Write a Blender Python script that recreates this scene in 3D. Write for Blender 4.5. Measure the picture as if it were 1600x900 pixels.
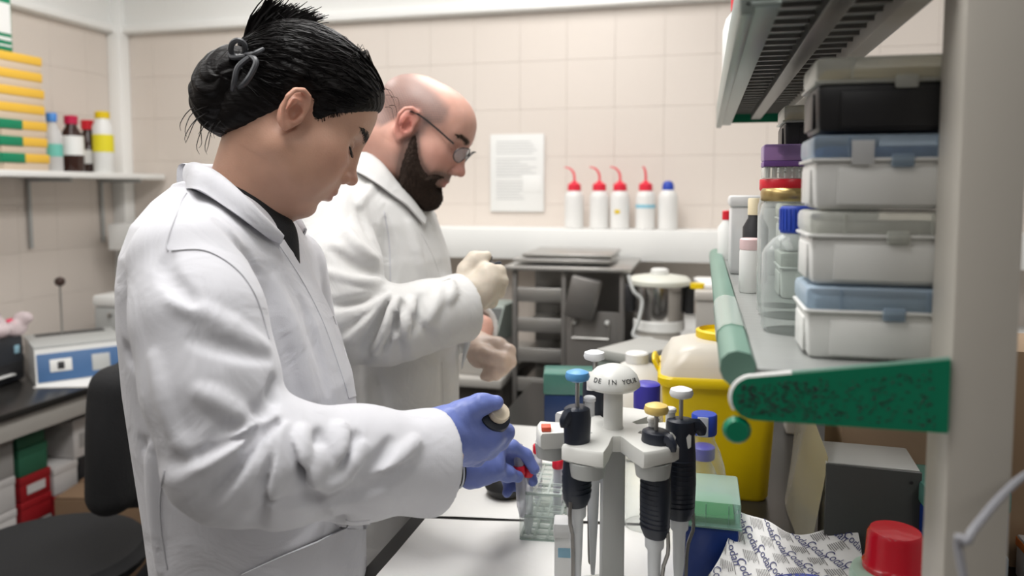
import bpy, bmesh, math, random
import numpy as np
from mathutils import Vector, Matrix
random.seed(7)
R = math.radians
sc = bpy.context.scene
COL = sc.collection
for _o in list(bpy.data.objects): bpy.data.objects.remove(_o)

# ------------------------------------------------------------------ camera
F, CX, CY = 1200.0, 800.0, 384.0          # focal length and principal point in 1600x900 pixels
YAW, PITCH, CAMZ = R(13.95), R(4.15), 1.45
CAM = Vector((0, 0, CAMZ))
FW = Vector((-math.sin(YAW)*math.cos(PITCH), math.cos(YAW)*math.cos(PITCH), -math.sin(PITCH)))
RT = Vector((math.cos(YAW), math.sin(YAW), 0))
UP = RT.cross(FW)
cd = bpy.data.cameras.new('camera'); cam = bpy.data.objects.new('camera', cd); COL.objects.link(cam)
cam.location = CAM
cam.rotation_euler = Matrix((RT, UP, -FW)).transposed().to_euler()
cd.sensor_width = 36; cd.lens = F/1600*36; cd.shift_y = -(450-CY)/1600
cd.clip_start = 0.02; cd.clip_end = 50
cd.dof.use_dof = True; cd.dof.focus_distance = 1.06; cd.dof.aperture_fstop = 3.2
sc.camera = cam
def P(px, py, d):                          # world point seen at a pixel, d metres along the view axis
    return CAM + d*(FW + RT*((px-CX)/F) - UP*((py-CY)/F))
def ray(px, py): return FW + RT*((px-CX)/F) - UP*((py-CY)/F)
def atZ(px, py, z): v = ray(px, py); return CAM + v*((z-CAMZ)/v.z)
def atY(px, py, y): v = ray(px, py); return CAM + v*(y/v.y)
def atX(px, py, x): v = ray(px, py); return CAM + v*(x/v.x)
def PX(p):
    q = Vector(p)-CAM; d = q.dot(FW); return (CX+F*q.dot(RT)/d, CY-F*q.dot(UP)/d, d)

# ------------------------------------------------------------------ world, light, exposure
w = bpy.data.worlds.new('world'); sc.world = w; w.use_nodes = True
w.node_tree.nodes['Background'].inputs[0].default_value = (0.9, 0.95, 1.0, 1)
w.node_tree.nodes['Background'].inputs[1].default_value = 0.2
sc.view_settings.view_transform = 'Standard'; sc.view_settings.look = 'None'
sc.view_settings.gamma = 1; sc.view_settings.use_curve_mapping = False
sc.view_settings.exposure = -0.12
LIGHTS = [(-1.75, 0.3, 16), (-1.75, 2.0, 16), (-0.5, 0.75, 29), (-0.5, 2.2, 18), (1.15, -0.4, 13), (1.2, 2.0, 11), (-1.75, -1.4, 2.5), (-0.2, -1.3, 2.5)]   # ceiling fittings: x, y, watts
def area(name, loc, sx, sy, watts, col):
    l = bpy.data.lights.new(name, 'AREA'); l.shape = 'RECTANGLE'; l.size = sx; l.size_y = sy; l.energy = watts; l.color = col
    o = bpy.data.objects.new(name, l); o.location = loc; COL.objects.link(o); return o
CEIL = 2.75
for x, y, wt in LIGHTS: area('ceiling_light_source', (x, y, CEIL-0.075), 0.55, 1.15, wt, (1.0, 0.985, 0.965))

# ------------------------------------------------------------------ materials
MATS = {}
def mat(name, col, rough=0.5, metal=0.0, bump=None, var=0.0, vscale=8.0, trans=0.0, ior=1.45, coat=0.0, sheen=0.0, sss=0.0, emit=0.0, spec=0.5):
    if name in MATS: return MATS[name]
    m = bpy.data.materials.new(name); m.use_nodes = True; MATS[name] = m
    nt = m.node_tree; b = nt.nodes['Principled BSDF']
    c = (*col, 1)
    b.inputs['Base Color'].default_value = c; b.inputs['Roughness'].default_value = rough; b.inputs['Metallic'].default_value = metal
    b.inputs['IOR'].default_value = ior; b.inputs['Transmission Weight'].default_value = trans
    b.inputs['Coat Weight'].default_value = coat; b.inputs['Sheen Weight'].default_value = sheen
    b.inputs['Specular IOR Level'].default_value = spec
    if sss:
        b.inputs['Subsurface Weight'].default_value = sss; b.inputs['Subsurface Radius'].default_value = (0.012, 0.005, 0.003); b.inputs['Subsurface Scale'].default_value = 1.0
    if emit: b.inputs['Emission Color'].default_value = c; b.inputs['Emission Strength'].default_value = emit
    tc = nt.nodes.new('ShaderNodeTexCoord')
    if var:
        n = nt.nodes.new('ShaderNodeTexNoise'); n.inputs['Scale'].default_value = vscale; n.inputs['Detail'].default_value = 5
        nt.links.new(tc.outputs['Object'], n.inputs['Vector'])
        mx = nt.nodes.new('ShaderNodeMix'); mx.data_type = 'RGBA'
        mx.inputs['A'].default_value = tuple(max(0, v*(1-var)) for v in col)+(1,); mx.inputs['B'].default_value = tuple(min(1, v*(1+var)) for v in col)+(1,)
        nt.links.new(n.outputs['Fac'], mx.inputs['Factor']); nt.links.new(mx.outputs['Result'], b.inputs['Base Color'])
    if bump:
        n2 = nt.nodes.new('ShaderNodeTexNoise'); n2.inputs['Scale'].default_value = bump[0]; n2.inputs['Detail'].default_value = 4
        if len(bump) > 2:
            mp = nt.nodes.new('ShaderNodeMapping'); mp.inputs['Scale'].default_value = bump[2]
            nt.links.new(tc.outputs['Object'], mp.inputs['Vector']); nt.links.new(mp.outputs['Vector'], n2.inputs['Vector'])
        else: nt.links.new(tc.outputs['Object'], n2.inputs['Vector'])
        bp = nt.nodes.new('ShaderNodeBump'); bp.inputs['Strength'].default_value = bump[1]; bp.inputs['Distance'].default_value = 0.004
        nt.links.new(n2.outputs['Fac'], bp.inputs['Height']); nt.links.new(bp.outputs['Normal'], b.inputs['Normal'])
    return m
def clear(name, col, alpha=0.25, rough=0.08, base=None):
    """thin clear plastic or glass: tinted see-through body with a glossy skin"""
    if name in MATS: return MATS[name]
    m = bpy.data.materials.new(name); m.use_nodes = True; MATS[name] = m
    nt = m.node_tree; nt.nodes.clear()
    out = nt.nodes.new('ShaderNodeOutputMaterial'); tr = nt.nodes.new('ShaderNodeBsdfTransparent'); tr.inputs[0].default_value = (*col, 1)
    pr = nt.nodes.new('ShaderNodeBsdfPrincipled'); pr.inputs['Base Color'].default_value = (*(base or col), 1); pr.inputs['Roughness'].default_value = rough
    lw = nt.nodes.new('ShaderNodeLayerWeight'); lw.inputs['Blend'].default_value = 0.32
    mr = nt.nodes.new('ShaderNodeMapRange'); mr.inputs['To Min'].default_value = alpha; mr.inputs['To Max'].default_value = min(1, alpha+0.6)
    nt.links.new(lw.outputs['Facing'], mr.inputs['Value'])
    mx = nt.nodes.new('ShaderNodeMixShader'); nt.links.new(mr.outputs['Result'], mx.inputs[0])
    nt.links.new(tr.outputs[0], mx.inputs[1]); nt.links.new(pr.outputs[0], mx.inputs[2]); nt.links.new(mx.outputs[0], out.inputs[0])
    return m

# ------------------------------------------------------------------ mesh building
def frame_for(t, ref=None):
    t = Vector(t).normalized(); ref = ref or (Vector((0, 0, 1)) if abs(t.z) < 0.9 else Vector((1, 0, 0)))
    u = ref.cross(t).normalized(); return u, t.cross(u)
class MB:
    def __init__(s): s.bm = bmesh.new()
    def box(s, c, size, bev=0.0, rz=0.0, taper=None, M=None, seg=2):
        m = Matrix.Translation(Vector(c)) @ Matrix.Rotation(rz, 4, 'Z')
        if M is not None: m = M @ m
        g = bmesh.ops.create_cube(s.bm, size=1.0)
        for v in g['verts']:
            if taper and v.co.z < 0: v.co.x *= taper; v.co.y *= taper
            v.co = Vector((v.co.x*size[0], v.co.y*size[1], v.co.z*size[2]))
        es = list({e for v in g['verts'] for e in v.link_edges})
        vs = g['verts']
        if bev:
            r = bmesh.ops.bevel(s.bm, geom=es, offset=bev, segments=seg, affect='EDGES', profile=0.5)
            vs = list({v for f in r['faces'] for v in f.verts} | {v for v in g['verts'] if v.is_valid})
        bmesh.ops.transform(s.bm, matrix=m, verts=vs); return s
    def rings(s, rs, closed=True, cap=True):
        vr = [[s.bm.verts.new(p) for p in r] for r in rs]
        for a, b in zip(vr, vr[1:]):
            n = len(a)
            for i in range(n if closed else n-1):
                j = (i+1) % n
                try: s.bm.faces.new((a[i], a[j], b[j], b[i]))
                except ValueError: pass
        if cap and closed:
            for r, rev in ((vr[0], True), (vr[-1], False)):
                try: s.bm.faces.new(r[::-1] if rev else r)
                except ValueError: pass
        return s
    def lathe(s, prof, c=(0, 0, 0), n=24, axis=(0, 0, 1), cap=True, sx=1.0, sy=1.0):
        u, v = frame_for(axis); t = Vector(axis).normalized(); c = Vector(c)
        return s.rings([[c+t*z+(u*math.cos(a)*sx+v*math.sin(a)*sy)*max(r, 1e-5) for a in (2*math.pi*i/n for i in range(n))] for r, z in prof], cap=cap)
    def cyl(s, a, b, r, n=16, r2=None):
        a = Vector(a); b = Vector(b); L = (b-a).length
        return s.lathe([(r, 0), (r if r2 is None else r2, L)], a, n, b-a)
    def tube(s, pts, r, n=8, cap=True, flat=1.0):
        pts = [Vector(p) for p in pts]; rs = r if isinstance(r, (list, tuple)) else [r]*len(pts)
        out = []; u = None
        for i, p in enumerate(pts):
            t = (pts[min(i+1, len(pts)-1)]-pts[max(i-1, 0)]).normalized()
            if u is None: u, v = frame_for(t)
            else:
                u = (u-t*u.dot(t)).normalized()
            v = t.cross(u)
            out.append([p+(u*math.cos(a)+v*math.sin(a)*flat)*rs[i] for a in (2*math.pi*k/n for k in range(n))])
        return s.rings(out, cap=cap)
    def prism(s, poly, z0, z1, M=None):
        M = M or Matrix(); a = [M @ Vector((x, y, z0)) for x, y in poly]; b = [M @ Vector((x, y, z1)) for x, y in poly]
        return s.rings([a, b])
    def sheet(s, g, th=0.0):
        """grid of points -> surface, given thickness along its normal"""
        g = [[Vector(p) for p in r] for r in g]; R_, C_ = len(g), len(g[0])
        nr = [[None]*C_ for _ in range(R_)]
        for i in range(R_):
            for j in range(C_):
                a = g[min(i+1, R_-1)][j]-g[max(i-1, 0)][j]; b = g[i][min(j+1, C_-1)]-g[i][max(j-1, 0)]
                nr[i][j] = a.cross(b).normalized()
        A = [[s.bm.verts.new(p) for p in r] for r in g]
        B = [[s.bm.verts.new(g[i][j]+nr[i][j]*th) for j in range(C_)] for i in range(R_)] if th else None
        nf = s.bm.faces.new
        for i in range(R_-1):
            for j in range(C_-1):
                nf((A[i][j], A[i+1][j], A[i+1][j+1], A[i][j+1]))
                if B: nf((B[i][j], B[i][j+1], B[i+1][j+1], B[i+1][j]))
        if B:
            loop = [(i, 0) for i in range(R_)]+[(R_-1, j) for j in range(1, C_)]+[(i, C_-1) for i in range(R_-2, -1, -1)]+[(0, j) for j in range(C_-2, 0, -1)]
            for k in range(len(loop)):
                a, b = loop[k], loop[(k+1) % len(loop)]
                nf((A[a[0]][a[1]], B[a[0]][a[1]], B[b[0]][b[1]], A[b[0]][b[1]]))
        return s
    def xf(s, M): bmesh.ops.transform(s.bm, matrix=M, verts=s.bm.verts[:]); return s
    def mesh(s, name, smooth=40):
        bmesh.ops.recalc_face_normals(s.bm, faces=s.bm.faces[:])
        me = bpy.data.meshes.new(name); s.bm.to_mesh(me); s.bm.free()
        if smooth:
            for p in me.polygons: p.use_smooth = True
            me.set_sharp_from_angle(angle=R(smooth))
        return me
def obj(name, mb, m, parent=None, smooth=40, world=False):
    me = mb.mesh(name, smooth) if isinstance(mb, MB) else mb
    if m is not None and not me.materials: me.materials.append(m)
    o = bpy.data.objects.new(name, me); COL.objects.link(o)
    if parent is not None:
        o.parent = parent
        if world: o.matrix_parent_inverse = (Matrix.Translation(parent.location) @ parent.rotation_euler.to_matrix().to_4x4()).inverted()
    return o
def tag(o, label, cat=None, group=None):
    o['label'] = label
    if cat: o['category'] = cat
    if group: o['group'] = group
    return o
def thing(name, label, cat, loc=(0, 0, 0), rz=0.0, group=None):
    o = bpy.data.objects.new(name, None); o.empty_display_size = 0.05; COL.objects.link(o); o.location = loc; o.rotation_euler = (0, 0, rz)
    return tag(o, label, cat, group)
def struct(name, mb, m, label, parent=None):
    o = obj(name, mb, m, parent)
    if parent is None: o['kind'] = 'structure'; o['label'] = label
    return o
def dup(root, loc, rz=None, label=None, group=None):
    r = root.copy(); COL.objects.link(r); r.location = loc
    if rz is not None: r.rotation_euler = (0, 0, rz)
    if label: r['label'] = label
    if group: r['group'] = group
    for ch in list(root.children):
        c = ch.copy(); COL.objects.link(c); c.parent = r
        for g in ch.children:
            d = g.copy(); COL.objects.link(d); d.parent = c
    return r
def text_mesh(body, size, th=0.0003):
    cu = bpy.data.curves.new('lettering', 'FONT'); cu.body = body; cu.size = size; cu.extrude = th; cu.align_x = 'CENTER'; cu.align_y = 'CENTER'
    t = bpy.data.objects.new('lettering', cu); COL.objects.link(t)
    me = bpy.data.meshes.new_from_object(t.evaluated_get(bpy.context.evaluated_depsgraph_get()))
    bpy.data.objects.remove(t); me.name = 'lettering'; me.materials.clear(); return me

# ------------------------------------------------------------------ distance-field sculpting (organic shapes)
import openvdb
def nv(v): return np.array(v, dtype=np.float32)
def cap(a, b, ra, rb=None):
    a = nv(a); b = nv(b); rb = ra if rb is None else rb; ba = b-a; L = float(ba@ba)+1e-12
    def f(X, Y, Z):
        x = X-a[0]; y = Y-a[1]; z = Z-a[2]
        h = np.clip((x*ba[0]+y*ba[1]+z*ba[2])/L, 0, 1)
        return np.sqrt((x-h*ba[0])**2+(y-h*ba[1])**2+(z-h*ba[2])**2)-(ra+(rb-ra)*h)
    m = max(ra, rb); f.lo = np.minimum(a, b)-m; f.hi = np.maximum(a, b)+m; return f
def ell(c, r, A=None):
    """ellipsoid; A = 3 axis vectors (rows)"""
    c = nv(c); r = nv(r); A = np.eye(3, dtype=np.float32) if A is None else np.array([nv(v) for v in A])
    def f(X, Y, Z):
        x = X-c[0]; y = Y-c[1]; z = Z-c[2]
        q = [(A[i, 0]*x+A[i, 1]*y+A[i, 2]*z)/r[i] for i in range(3)]
        k0 = np.sqrt(q[0]**2+q[1]**2+q[2]**2); k1 = np.sqrt((q[0]/r[0])**2+(q[1]/r[1])**2+(q[2]/r[2])**2)+1e-9
        return k0*(k0-1)/k1
    m = float(r.max()); f.lo = c-m; f.hi = c+m; return f
def half(p, n):
    """half space: inside where (x-p).n < 0"""
    p = nv(p); n = nv(Vector(n).normalized())
    def f(X, Y, Z): return (X-p[0])*n[0]+(Y-p[1])*n[1]+(Z-p[2])*n[2]
    f.lo = None; f.hi = None; return f
def trunk(org, fx, secs, ex=2.0):
    """stacked sections along z: (z, front, back, halfwidth, side offset) in the frame (fx, left, up) around org"""
    org = nv(org); fx = nv(Vector(fx).normalized()); s = np.array(sorted(secs), dtype=np.float64); zs = s[:, 0]
    def f(X, Y, Z):
        x = X-org[0]; y = Y-org[1]
        u = x*fx[0]+y*fx[1]; v = -x*fx[1]+y*fx[0]
        fr, bk, hw = (np.interp(Z, zs, s[:, i]).astype(np.float32) for i in (1, 2, 3))
        so = np.interp(Z, zs, s[:, 4]).astype(np.float32)
        c = (fr+bk)/2; a = (fr-bk)/2
        q0 = np.abs((u-c)/a); q1 = np.abs((v-so)/hw)
        k0 = (q0**ex+q1**ex)**(1.0/ex)+1e-6; k1 = np.sqrt((q0/a)**2+(q1/hw)**2)+1e-6
        d = k0*(k0-1)/k1
        return np.maximum(d, np.maximum(zs[0]-Z, Z-zs[-1]))
    m = float(np.abs(s[:, 1:4]).max())+0.05
    f.lo = np.array([org[0]-m, org[1]-m, zs[0]], np.float32); f.hi = np.array([org[0]+m, org[1]+m, zs[-1]], np.float32); return f
def poly(pts, rs):
    """bent rope through points"""
    fs = [cap(pts[i], pts[i+1], rs[i], rs[i+1]) for i in range(len(pts)-1)]
    def f(X, Y, Z):
        d = fs[0](X, Y, Z)
        for g in fs[1:]: d = np.minimum(d, g(X, Y, Z))
        return d
    f.lo = np.min([g.lo for g in fs], 0); f.hi = np.max([g.hi for g in fs], 0); return f
class Field:
    def __init__(s): s.ops = []
    def add(s, f, k=0.01): s.ops.append((f, k, '+')); return s
    def cut(s, f, k=0.005): s.ops.append((f, k, '-')); return s
    def keep(s, f, k=0.004): s.ops.append((f, k, '&')); return s
    def shift(s, f, amp): s.ops.append((f, amp, '~')); return s       # f(X,Y,Z) -> displacement added to the distance
    @staticmethod
    def comb(d, g, k, op):
        if op == '~': return d+g
        if op == '+':
            h = np.clip(k-np.abs(d-g), 0, None)/k; return np.minimum(d, g)-h*h*k*0.25
        if op == '-': g = -g
        h = np.clip(k-np.abs(d-g), 0, None)/k; return np.maximum(d, g)+h*h*k*0.25
    def at(s, pts):
        pts = np.asarray(pts, dtype=np.float32); X, Y, Z = pts[:, 0], pts[:, 1], pts[:, 2]
        d = np.full(len(pts), 1.0, np.float32); lo = pts.min(0); hi = pts.max(0)
        for f, k, op in s.ops:
            if op in '+-' and f.lo is not None and (np.any(f.lo-0.05 > hi) or np.any(f.hi+0.05 < lo)): continue
            d = s.comb(d, f(X, Y, Z), k, op)
        return d
    def project(s, q, off, it=4):
        """move points onto the surface, off metres above it"""
        q = np.asarray(q, np.float32); I3 = np.eye(3, dtype=np.float32)*0.003
        for _ in range(it):
            gr = np.stack([s.at(q+I3[k])-s.at(q-I3[k]) for k in range(3)], 1); gr /= np.linalg.norm(gr, axis=1)[:, None]+1e-9
            q = q-gr*(s.at(q)-off)[:, None]
        return q
    def mesh(s, name, h, lo=None, hi=None, smooth=1):
        los = [f.lo for f, k, op in s.ops if op == '+' and f.lo is not None]; his = [f.hi for f, k, op in s.ops if op == '+' and f.hi is not None]
        lo = np.min(los, 0)-4*h if lo is None else nv(lo); hi = np.max(his, 0)+4*h if hi is None else nv(hi)
        n = np.ceil((hi-lo)/h).astype(int)+1
        ax = [(lo[i]+h*np.arange(n[i])).astype(np.float32) for i in range(3)]
        D = np.full(n, 0.1, np.float32)
        for f, k, op in s.ops:
            if f.lo is None or op in '&': sl = [slice(0, n[i]) for i in range(3)]
            else:
                m = 4*h+(k if op != '~' else 0)
                sl = [slice(max(0, int((f.lo[i]-m-lo[i])/h)), max(0, min(n[i], int((f.hi[i]+m-lo[i])/h)+2))) for i in range(3)]
                if any(q.stop <= q.start for q in sl): continue
            X = ax[0][sl[0]][:, None, None]; Y = ax[1][sl[1]][None, :, None]; Z = ax[2][sl[2]][None, None, :]
            g = f(X, Y, Z)
            D[sl[0], sl[1], sl[2]] = s.comb(D[sl[0], sl[1], sl[2]], g, k, op)
        gr = openvdb.FloatGrid(); gr.background = 0.1
        gr.copyFromArray(D); v, q = gr.convertToQuads(0.0)
        v = np.asarray(v, dtype=np.float32)*h+lo; q = np.asarray(q)
        me = bpy.data.meshes.new(name)
        me.vertices.add(len(v)); me.vertices.foreach_set('co', v.ravel())
        me.loops.add(len(q)*4); me.loops.foreach_set('vertex_index', q[:, ::-1].ravel().astype(np.int32))
        me.polygons.add(len(q)); me.polygons.foreach_set('loop_start', np.arange(0, len(q)*4, 4, dtype=np.int32))
        me.update(calc_edges=True); me.validate()
        if smooth:
            bm = bmesh.new(); bm.from_mesh(me)
            for _ in range(smooth): bmesh.ops.smooth_vert(bm, verts=bm.verts, factor=0.5, use_axis_x=True, use_axis_y=True, use_axis_z=True)
            bmesh.ops.recalc_face_normals(bm, faces=bm.faces[:])
            bm.to_mesh(me); bm.free()
        me.polygons.foreach_set('use_smooth', [True]*len(me.polygons))
        return me
    def hit(s, pxs, lo=0.7, hi=2.0, step=0.006):
        """first surface point under each pixel (else nearest approach)"""
        ts = np.arange(lo, hi, step, dtype=np.float32); V = np.array([ray(px, py) for px, py in pxs], np.float32); C = nv(CAM)
        D = s.at((C+ts[None, :, None]*V[:, None, :]).reshape(-1, 3)).reshape(len(pxs), -1)
        ins = D < 0; any_ = ins.any(1); i = np.where(any_, np.argmax(ins, 1), np.argmin(D, 1))
        t1 = ts[i].copy(); t0 = np.where(any_ & (i > 0), ts[np.maximum(i-1, 0)], t1)
        for _ in range(6):
            tm = (t0+t1)/2; dm_ = s.at(C+tm[:, None]*V) ; inn = dm_ < 0
            t1 = np.where(inn & any_, tm, t1); t0 = np.where(inn | ~any_, t0, tm)
        return [Vector(C+t*v_) for t, v_ in zip(t1, V)]
    def normal(s, p, e=0.004):
        q = np.array([[p[0]+dx, p[1]+dy, p[2]+dz] for dx, dy, dz in ((e,0,0),(-e,0,0),(0,e,0),(0,-e,0),(0,0,e),(0,0,-e))])
        d = s.at(q); return Vector((d[0]-d[1], d[2]-d[3], d[4]-d[5])).normalized()
def resample(pts, n):
    """smooth curve through points (Catmull-Rom)"""
    pts = [Vector(p) for p in pts]; out = []
    m = len(pts)-1
    for i in range(n):
        t = i/(n-1)*m; k = min(int(t), m-1); u = t-k
        p0, p1, p2, p3 = pts[max(k-1, 0)], pts[k], pts[k+1], pts[min(k+2, m)]
        out.append(0.5*((2*p1)+(p2-p0)*u+(2*p0-5*p1+4*p2-p3)*u*u+(3*p1-p0-3*p2+p3)*u**3))
    return out
# ------------------------------------------------------------------ materials in use
M_wall = mat('cream_wall_tile', (0.71, 0.64, 0.58), 0.45, var=0.02, vscale=3)
M_wall2 = mat('grey_beige_wall', (0.34, 0.32, 0.30), 0.7)
M_joint = mat('tile_joint', (0.68, 0.615, 0.56), 0.8)
M_trim = mat('white_trim', (0.93, 0.93, 0.91), 0.5)
M_white = mat('white_paint', (0.80, 0.80, 0.78), 0.5, var=0.02)
M_ceil = mat('ceiling_paint', (0.8, 0.8, 0.79), 0.8)
M_floor = mat('grey_vinyl_floor', (0.13, 0.127, 0.125), 0.4, var=0.15, vscale=20)
M_black = mat('black_bench_top', (0.018, 0.017, 0.016), 0.28, var=0.2)
M_lam = mat('grey_laminate', (0.42, 0.40, 0.37), 0.5, var=0.03)
M_paper = mat('bench_paper', (0.80, 0.79, 0.77), 0.85, bump=(60, 0.15), var=0.02)
M_post = mat('beige_enamel', (0.50, 0.47, 0.42), 0.45, var=0.03, vscale=4)
M_dark = mat('dark_plastic', (0.02, 0.02, 0.022), 0.45)
M_navy = mat('navy_rubber', (0.012, 0.016, 0.028), 0.42)
M_wplas = mat('white_plastic', (0.74, 0.74, 0.72), 0.35)
M_gplas = mat('grey_plastic', (0.45, 0.46, 0.45), 0.4)
M_steel = mat('brushed_steel', (0.46, 0.45, 0.43), 0.34, 0.85, bump=(40, 0.1, (1, 1, 30)))
M_dsteel = mat('dull_steel', (0.23, 0.22, 0.21), 0.4, 0.8)
M_red = mat('red_plastic', (0.62, 0.015, 0.03), 0.35)
M_blue = mat('blue_plastic', (0.02, 0.06, 0.42), 0.4)
M_yel = mat('yellow_plastic', (0.75, 0.53, 0.0), 0.4, var=0.04)
M_green = mat('green_enamel', (0.0, 0.17, 0.085), 0.35, var=0.05)
M_pgreen = mat('pale_green_rail', (0.13, 0.24, 0.19), 0.4, var=0.08)
M_card = mat('cardboard', (0.17, 0.105, 0.06), 0.85, var=0.08)
M_glass = clear('clear_glass', (0.93, 0.95, 0.94), 0.05, 0.03, (0.8, 0.83, 0.82))
M_cplas = clear('clear_plastic', (0.92, 0.94, 0.93), 0.16, 0.2, (0.75, 0.8, 0.78))
M_frost = clear('frosted_plastic', (0.85, 0.86, 0.86), 0.6, 0.4, (0.72, 0.72, 0.72))
M_ink = mat('black_ink', (0.02, 0.02, 0.025), 0.7)
M_gold = mat('gold_lid', (0.45, 0.33, 0.14), 0.3, 0.8)
M_foam = mat('black_fabric', (0.012, 0.012, 0.013), 0.9, bump=(200, 0.3))

# ------------------------------------------------------------------ the room
XL, XR, YB, YF = -2.76, 2.3, 3.2, -2.4
struct('floor', MB().box(((XL+XR)/2, (YB+YF)/2, -0.05), (XR-XL+0.4, YB-YF+0.4, 0.1)), M_floor, 'grey vinyl floor of the laboratory')
struct('ceiling', MB().box(((XL+XR)/2, (YB+YF)/2, CEIL+0.05), (XR-XL+0.4, YB-YF+0.4, 0.1)), M_ceil, 'white ceiling of the laboratory')
wb = struct('wall_back', MB().box(((XL+XR)/2, YB+0.06, CEIL/2), (XR-XL+0.4, 0.1, CEIL)), M_joint, 'cream tiled back wall')
wl = struct('wall_left', MB().box((XL-0.06, (YB+YF)/2, CEIL/2), (0.1, YB-YF, CEIL)), M_joint, 'cream tiled left wall')
struct('wall_right', MB().box((XR+0.05, (YB+YF)/2, CEIL/2), (0.1, YB-YF, CEIL)), M_wall2, 'grey-beige right wall')
struct('wall_front', MB().box(((XL+XR)/2, YF-0.05, CEIL/2), (XR-XL+0.4, 0.1, CEIL)), M_wall2, 'grey-beige wall behind the camera')
tile_me = MB().box((0, 0, 0), (0.1994, 0.012, 0.1994), 0.0005, seg=1).mesh('tile')
tile_me.materials.append(M_wall)
def tiles(parent, pts, rz):
    for p in pts:
        o = bpy.data.objects.new('tile', tile_me); COL.objects.link(o); o.parent = parent; o.location = p; o.rotation_euler = (0, 0, rz)
ZR = 2.19
tiles(wb, [(XL+0.1+0.2*i, YB+0.006, ZR-0.1-0.2*j) for i in range(20) for j in range(7)], 0)
tiles(wl, [(XL-0.006, YB-0.1-0.2*i, ZR-0.1-0.2*j) for i in range(9) for j in range(7)], R(90))
struct('trim_1', MB().box(((XL+XR)/2, YB-0.012, (ZR+CEIL)/2), (XR-XL, 0.024, CEIL-ZR), 0.004), M_trim, 'white upper panel above the tiles on the back wall')
struct('trim_2', MB().box((XL+0.012, (YB+YF)/2, (ZR+CEIL)/2), (0.024, YB-YF, CEIL-ZR), 0.004), M_trim, 'white upper panel above the tiles on the left wall')
struct('trim_3', MB().box(((XL+XR)/2, YB-0.032, ZR+0.022), (XR-XL, 0.03, 0.034), 0.004), M_trim, 'white rail along the back wall')
struct('trim_4', MB().box((XL+0.032, (YB+YF)/2, ZR+0.022), (0.03, YB-YF, 0.034), 0.004), M_trim, 'white rail along the left wall')
struct('trim_5', MB().box((XL+0.035, YB-0.035, CEIL/2), (0.07, 0.07, CEIL), 0.006), M_trim, 'white corner post between left and back wall')
M_diff = mat('lamp_diffuser', (0.9, 0.9, 0.88), 0.5, emit=1.2)
for k, (x, y, wt) in enumerate(LIGHTS):
    t = thing('ceiling_light', ['white ceiling light over the left desk', 'white ceiling light over the left shelf bottles', 'white ceiling light above the woman', 'white ceiling light above the steel rack', 'white ceiling light right of the camera', 'white ceiling light beyond the reagent rack', 'white ceiling light behind the camera on the left', 'white ceiling light straight behind the camera'][k], 'light', (x, y, CEIL), group='ceiling light fittings')
    obj('housing', MB().box((0, 0, -0.03), (0.6, 1.2, 0.06), 0.006), M_white, t)
    obj('diffuser', MB().box((0, 0, -0.063), (0.55, 1.15, 0.008), 0.002), M_diff, t)

# ------------------------------------------------------------------ island bench in front of the two people
BZ = 0.9
bt = thing('lab_bench', 'black-topped island bench carrying the pipette stand and yellow bin', 'bench', (0, 0, 0))
obj('bench_top', MB().box((0.2, 1.28, BZ-0.016), (1.34, 1.68, 0.032), 0.003), M_black, bt)
for i in range(3):
    y = 0.72+0.52*i
    d = obj('cabinet_door', MB().box((-0.405, y, 0.48), (0.02, 0.5, 0.7), 0.003), M_lam, bt)
    obj('handle', MB().tube([(-0.415, y+0.1, 0.72), (-0.44, y+0.1, 0.72), (-0.44, y-0.1, 0.72), (-0.415, y-0.1, 0.72)], 0.005), M_steel, d)
obj('cabinet_body', MB().box((0.2, 1.22, 0.475), (1.19, 1.52, 0.79), 0.003), M_lam, bt)
obj('plinth', MB().box((0.2, 1.22, 0.04), (1.1, 1.5, 0.08)), M_dark, bt)
def paper(label, pts):
    a, b, c, d = [Vector((*p, BZ+0.0004)) for p in pts]; n = 10
    g = [[a.lerp(b, j/n).lerp(d.lerp(c, j/n), i/n)+Vector((0, 0, 0.0006*(1+math.sin(i*2.1+j*1.3)))) for j in range(n+1)] for i in range(n+1)]
    return tag(obj('bench_paper', MB().sheet(g, -0.0004), M_paper), label, 'paper', 'bench liner papers')
q1, q2 = atZ(655, 806, BZ), atZ(1000, 815, BZ)
paper('white absorbent paper sheet on the near part of the bench top', [(-0.445, 0.55), (0.03, 0.55), (0.02, q2.y-0.0), (-0.442, q1.y-0.01)])
paper('white absorbent paper sheet further along the bench, beyond the dark gap', [(-0.444, q1.y), (0.02, q2.y+0.01), (-0.02, 1.74), (-0.44, 1.71)])

# ------------------------------------------------------------------ reagent rack above the bench
Y0, Y1, X0, X1 = 0.66, 1.85, 0.026, 0.19
SZ, UZ = 1.30, 1.605
rk = thing('reagent_rack', 'two-tier reagent rack with beige posts and green shelf ends', 'rack', (0.2, 1.25, BZ))
rl = rk.location
def rpart(n, mb, m, par=rk): return obj(n, mb, m, par, world=True)
for y in (0.69, 1.83):
    rpart('post', MB().box((0.2145, y, 1.55+0.0), (0.047, 0.06, 1.3), 0.004), M_post)
M_shelf = mat('grey_ribbed_shelf', (0.30, 0.31, 0.30), 0.35, 0.3, bump=(90, 0.25, (0.2, 1, 1)), var=0.06)
rpart('shelf_board', MB().box(((X0+X1)/2+0.012, (Y0+Y1)/2, SZ-0.007), (X1-X0+0.0, Y1-Y0-0.02, 0.014), 0.002), M_shelf)
rpart('shelf_board', MB().box(((X0+X1)/2+0.012, (Y0+Y1)/2, UZ+0.022), (X1-X0, Y1-Y0-0.02, 0.008), 0.002), M_shelf)
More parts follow.
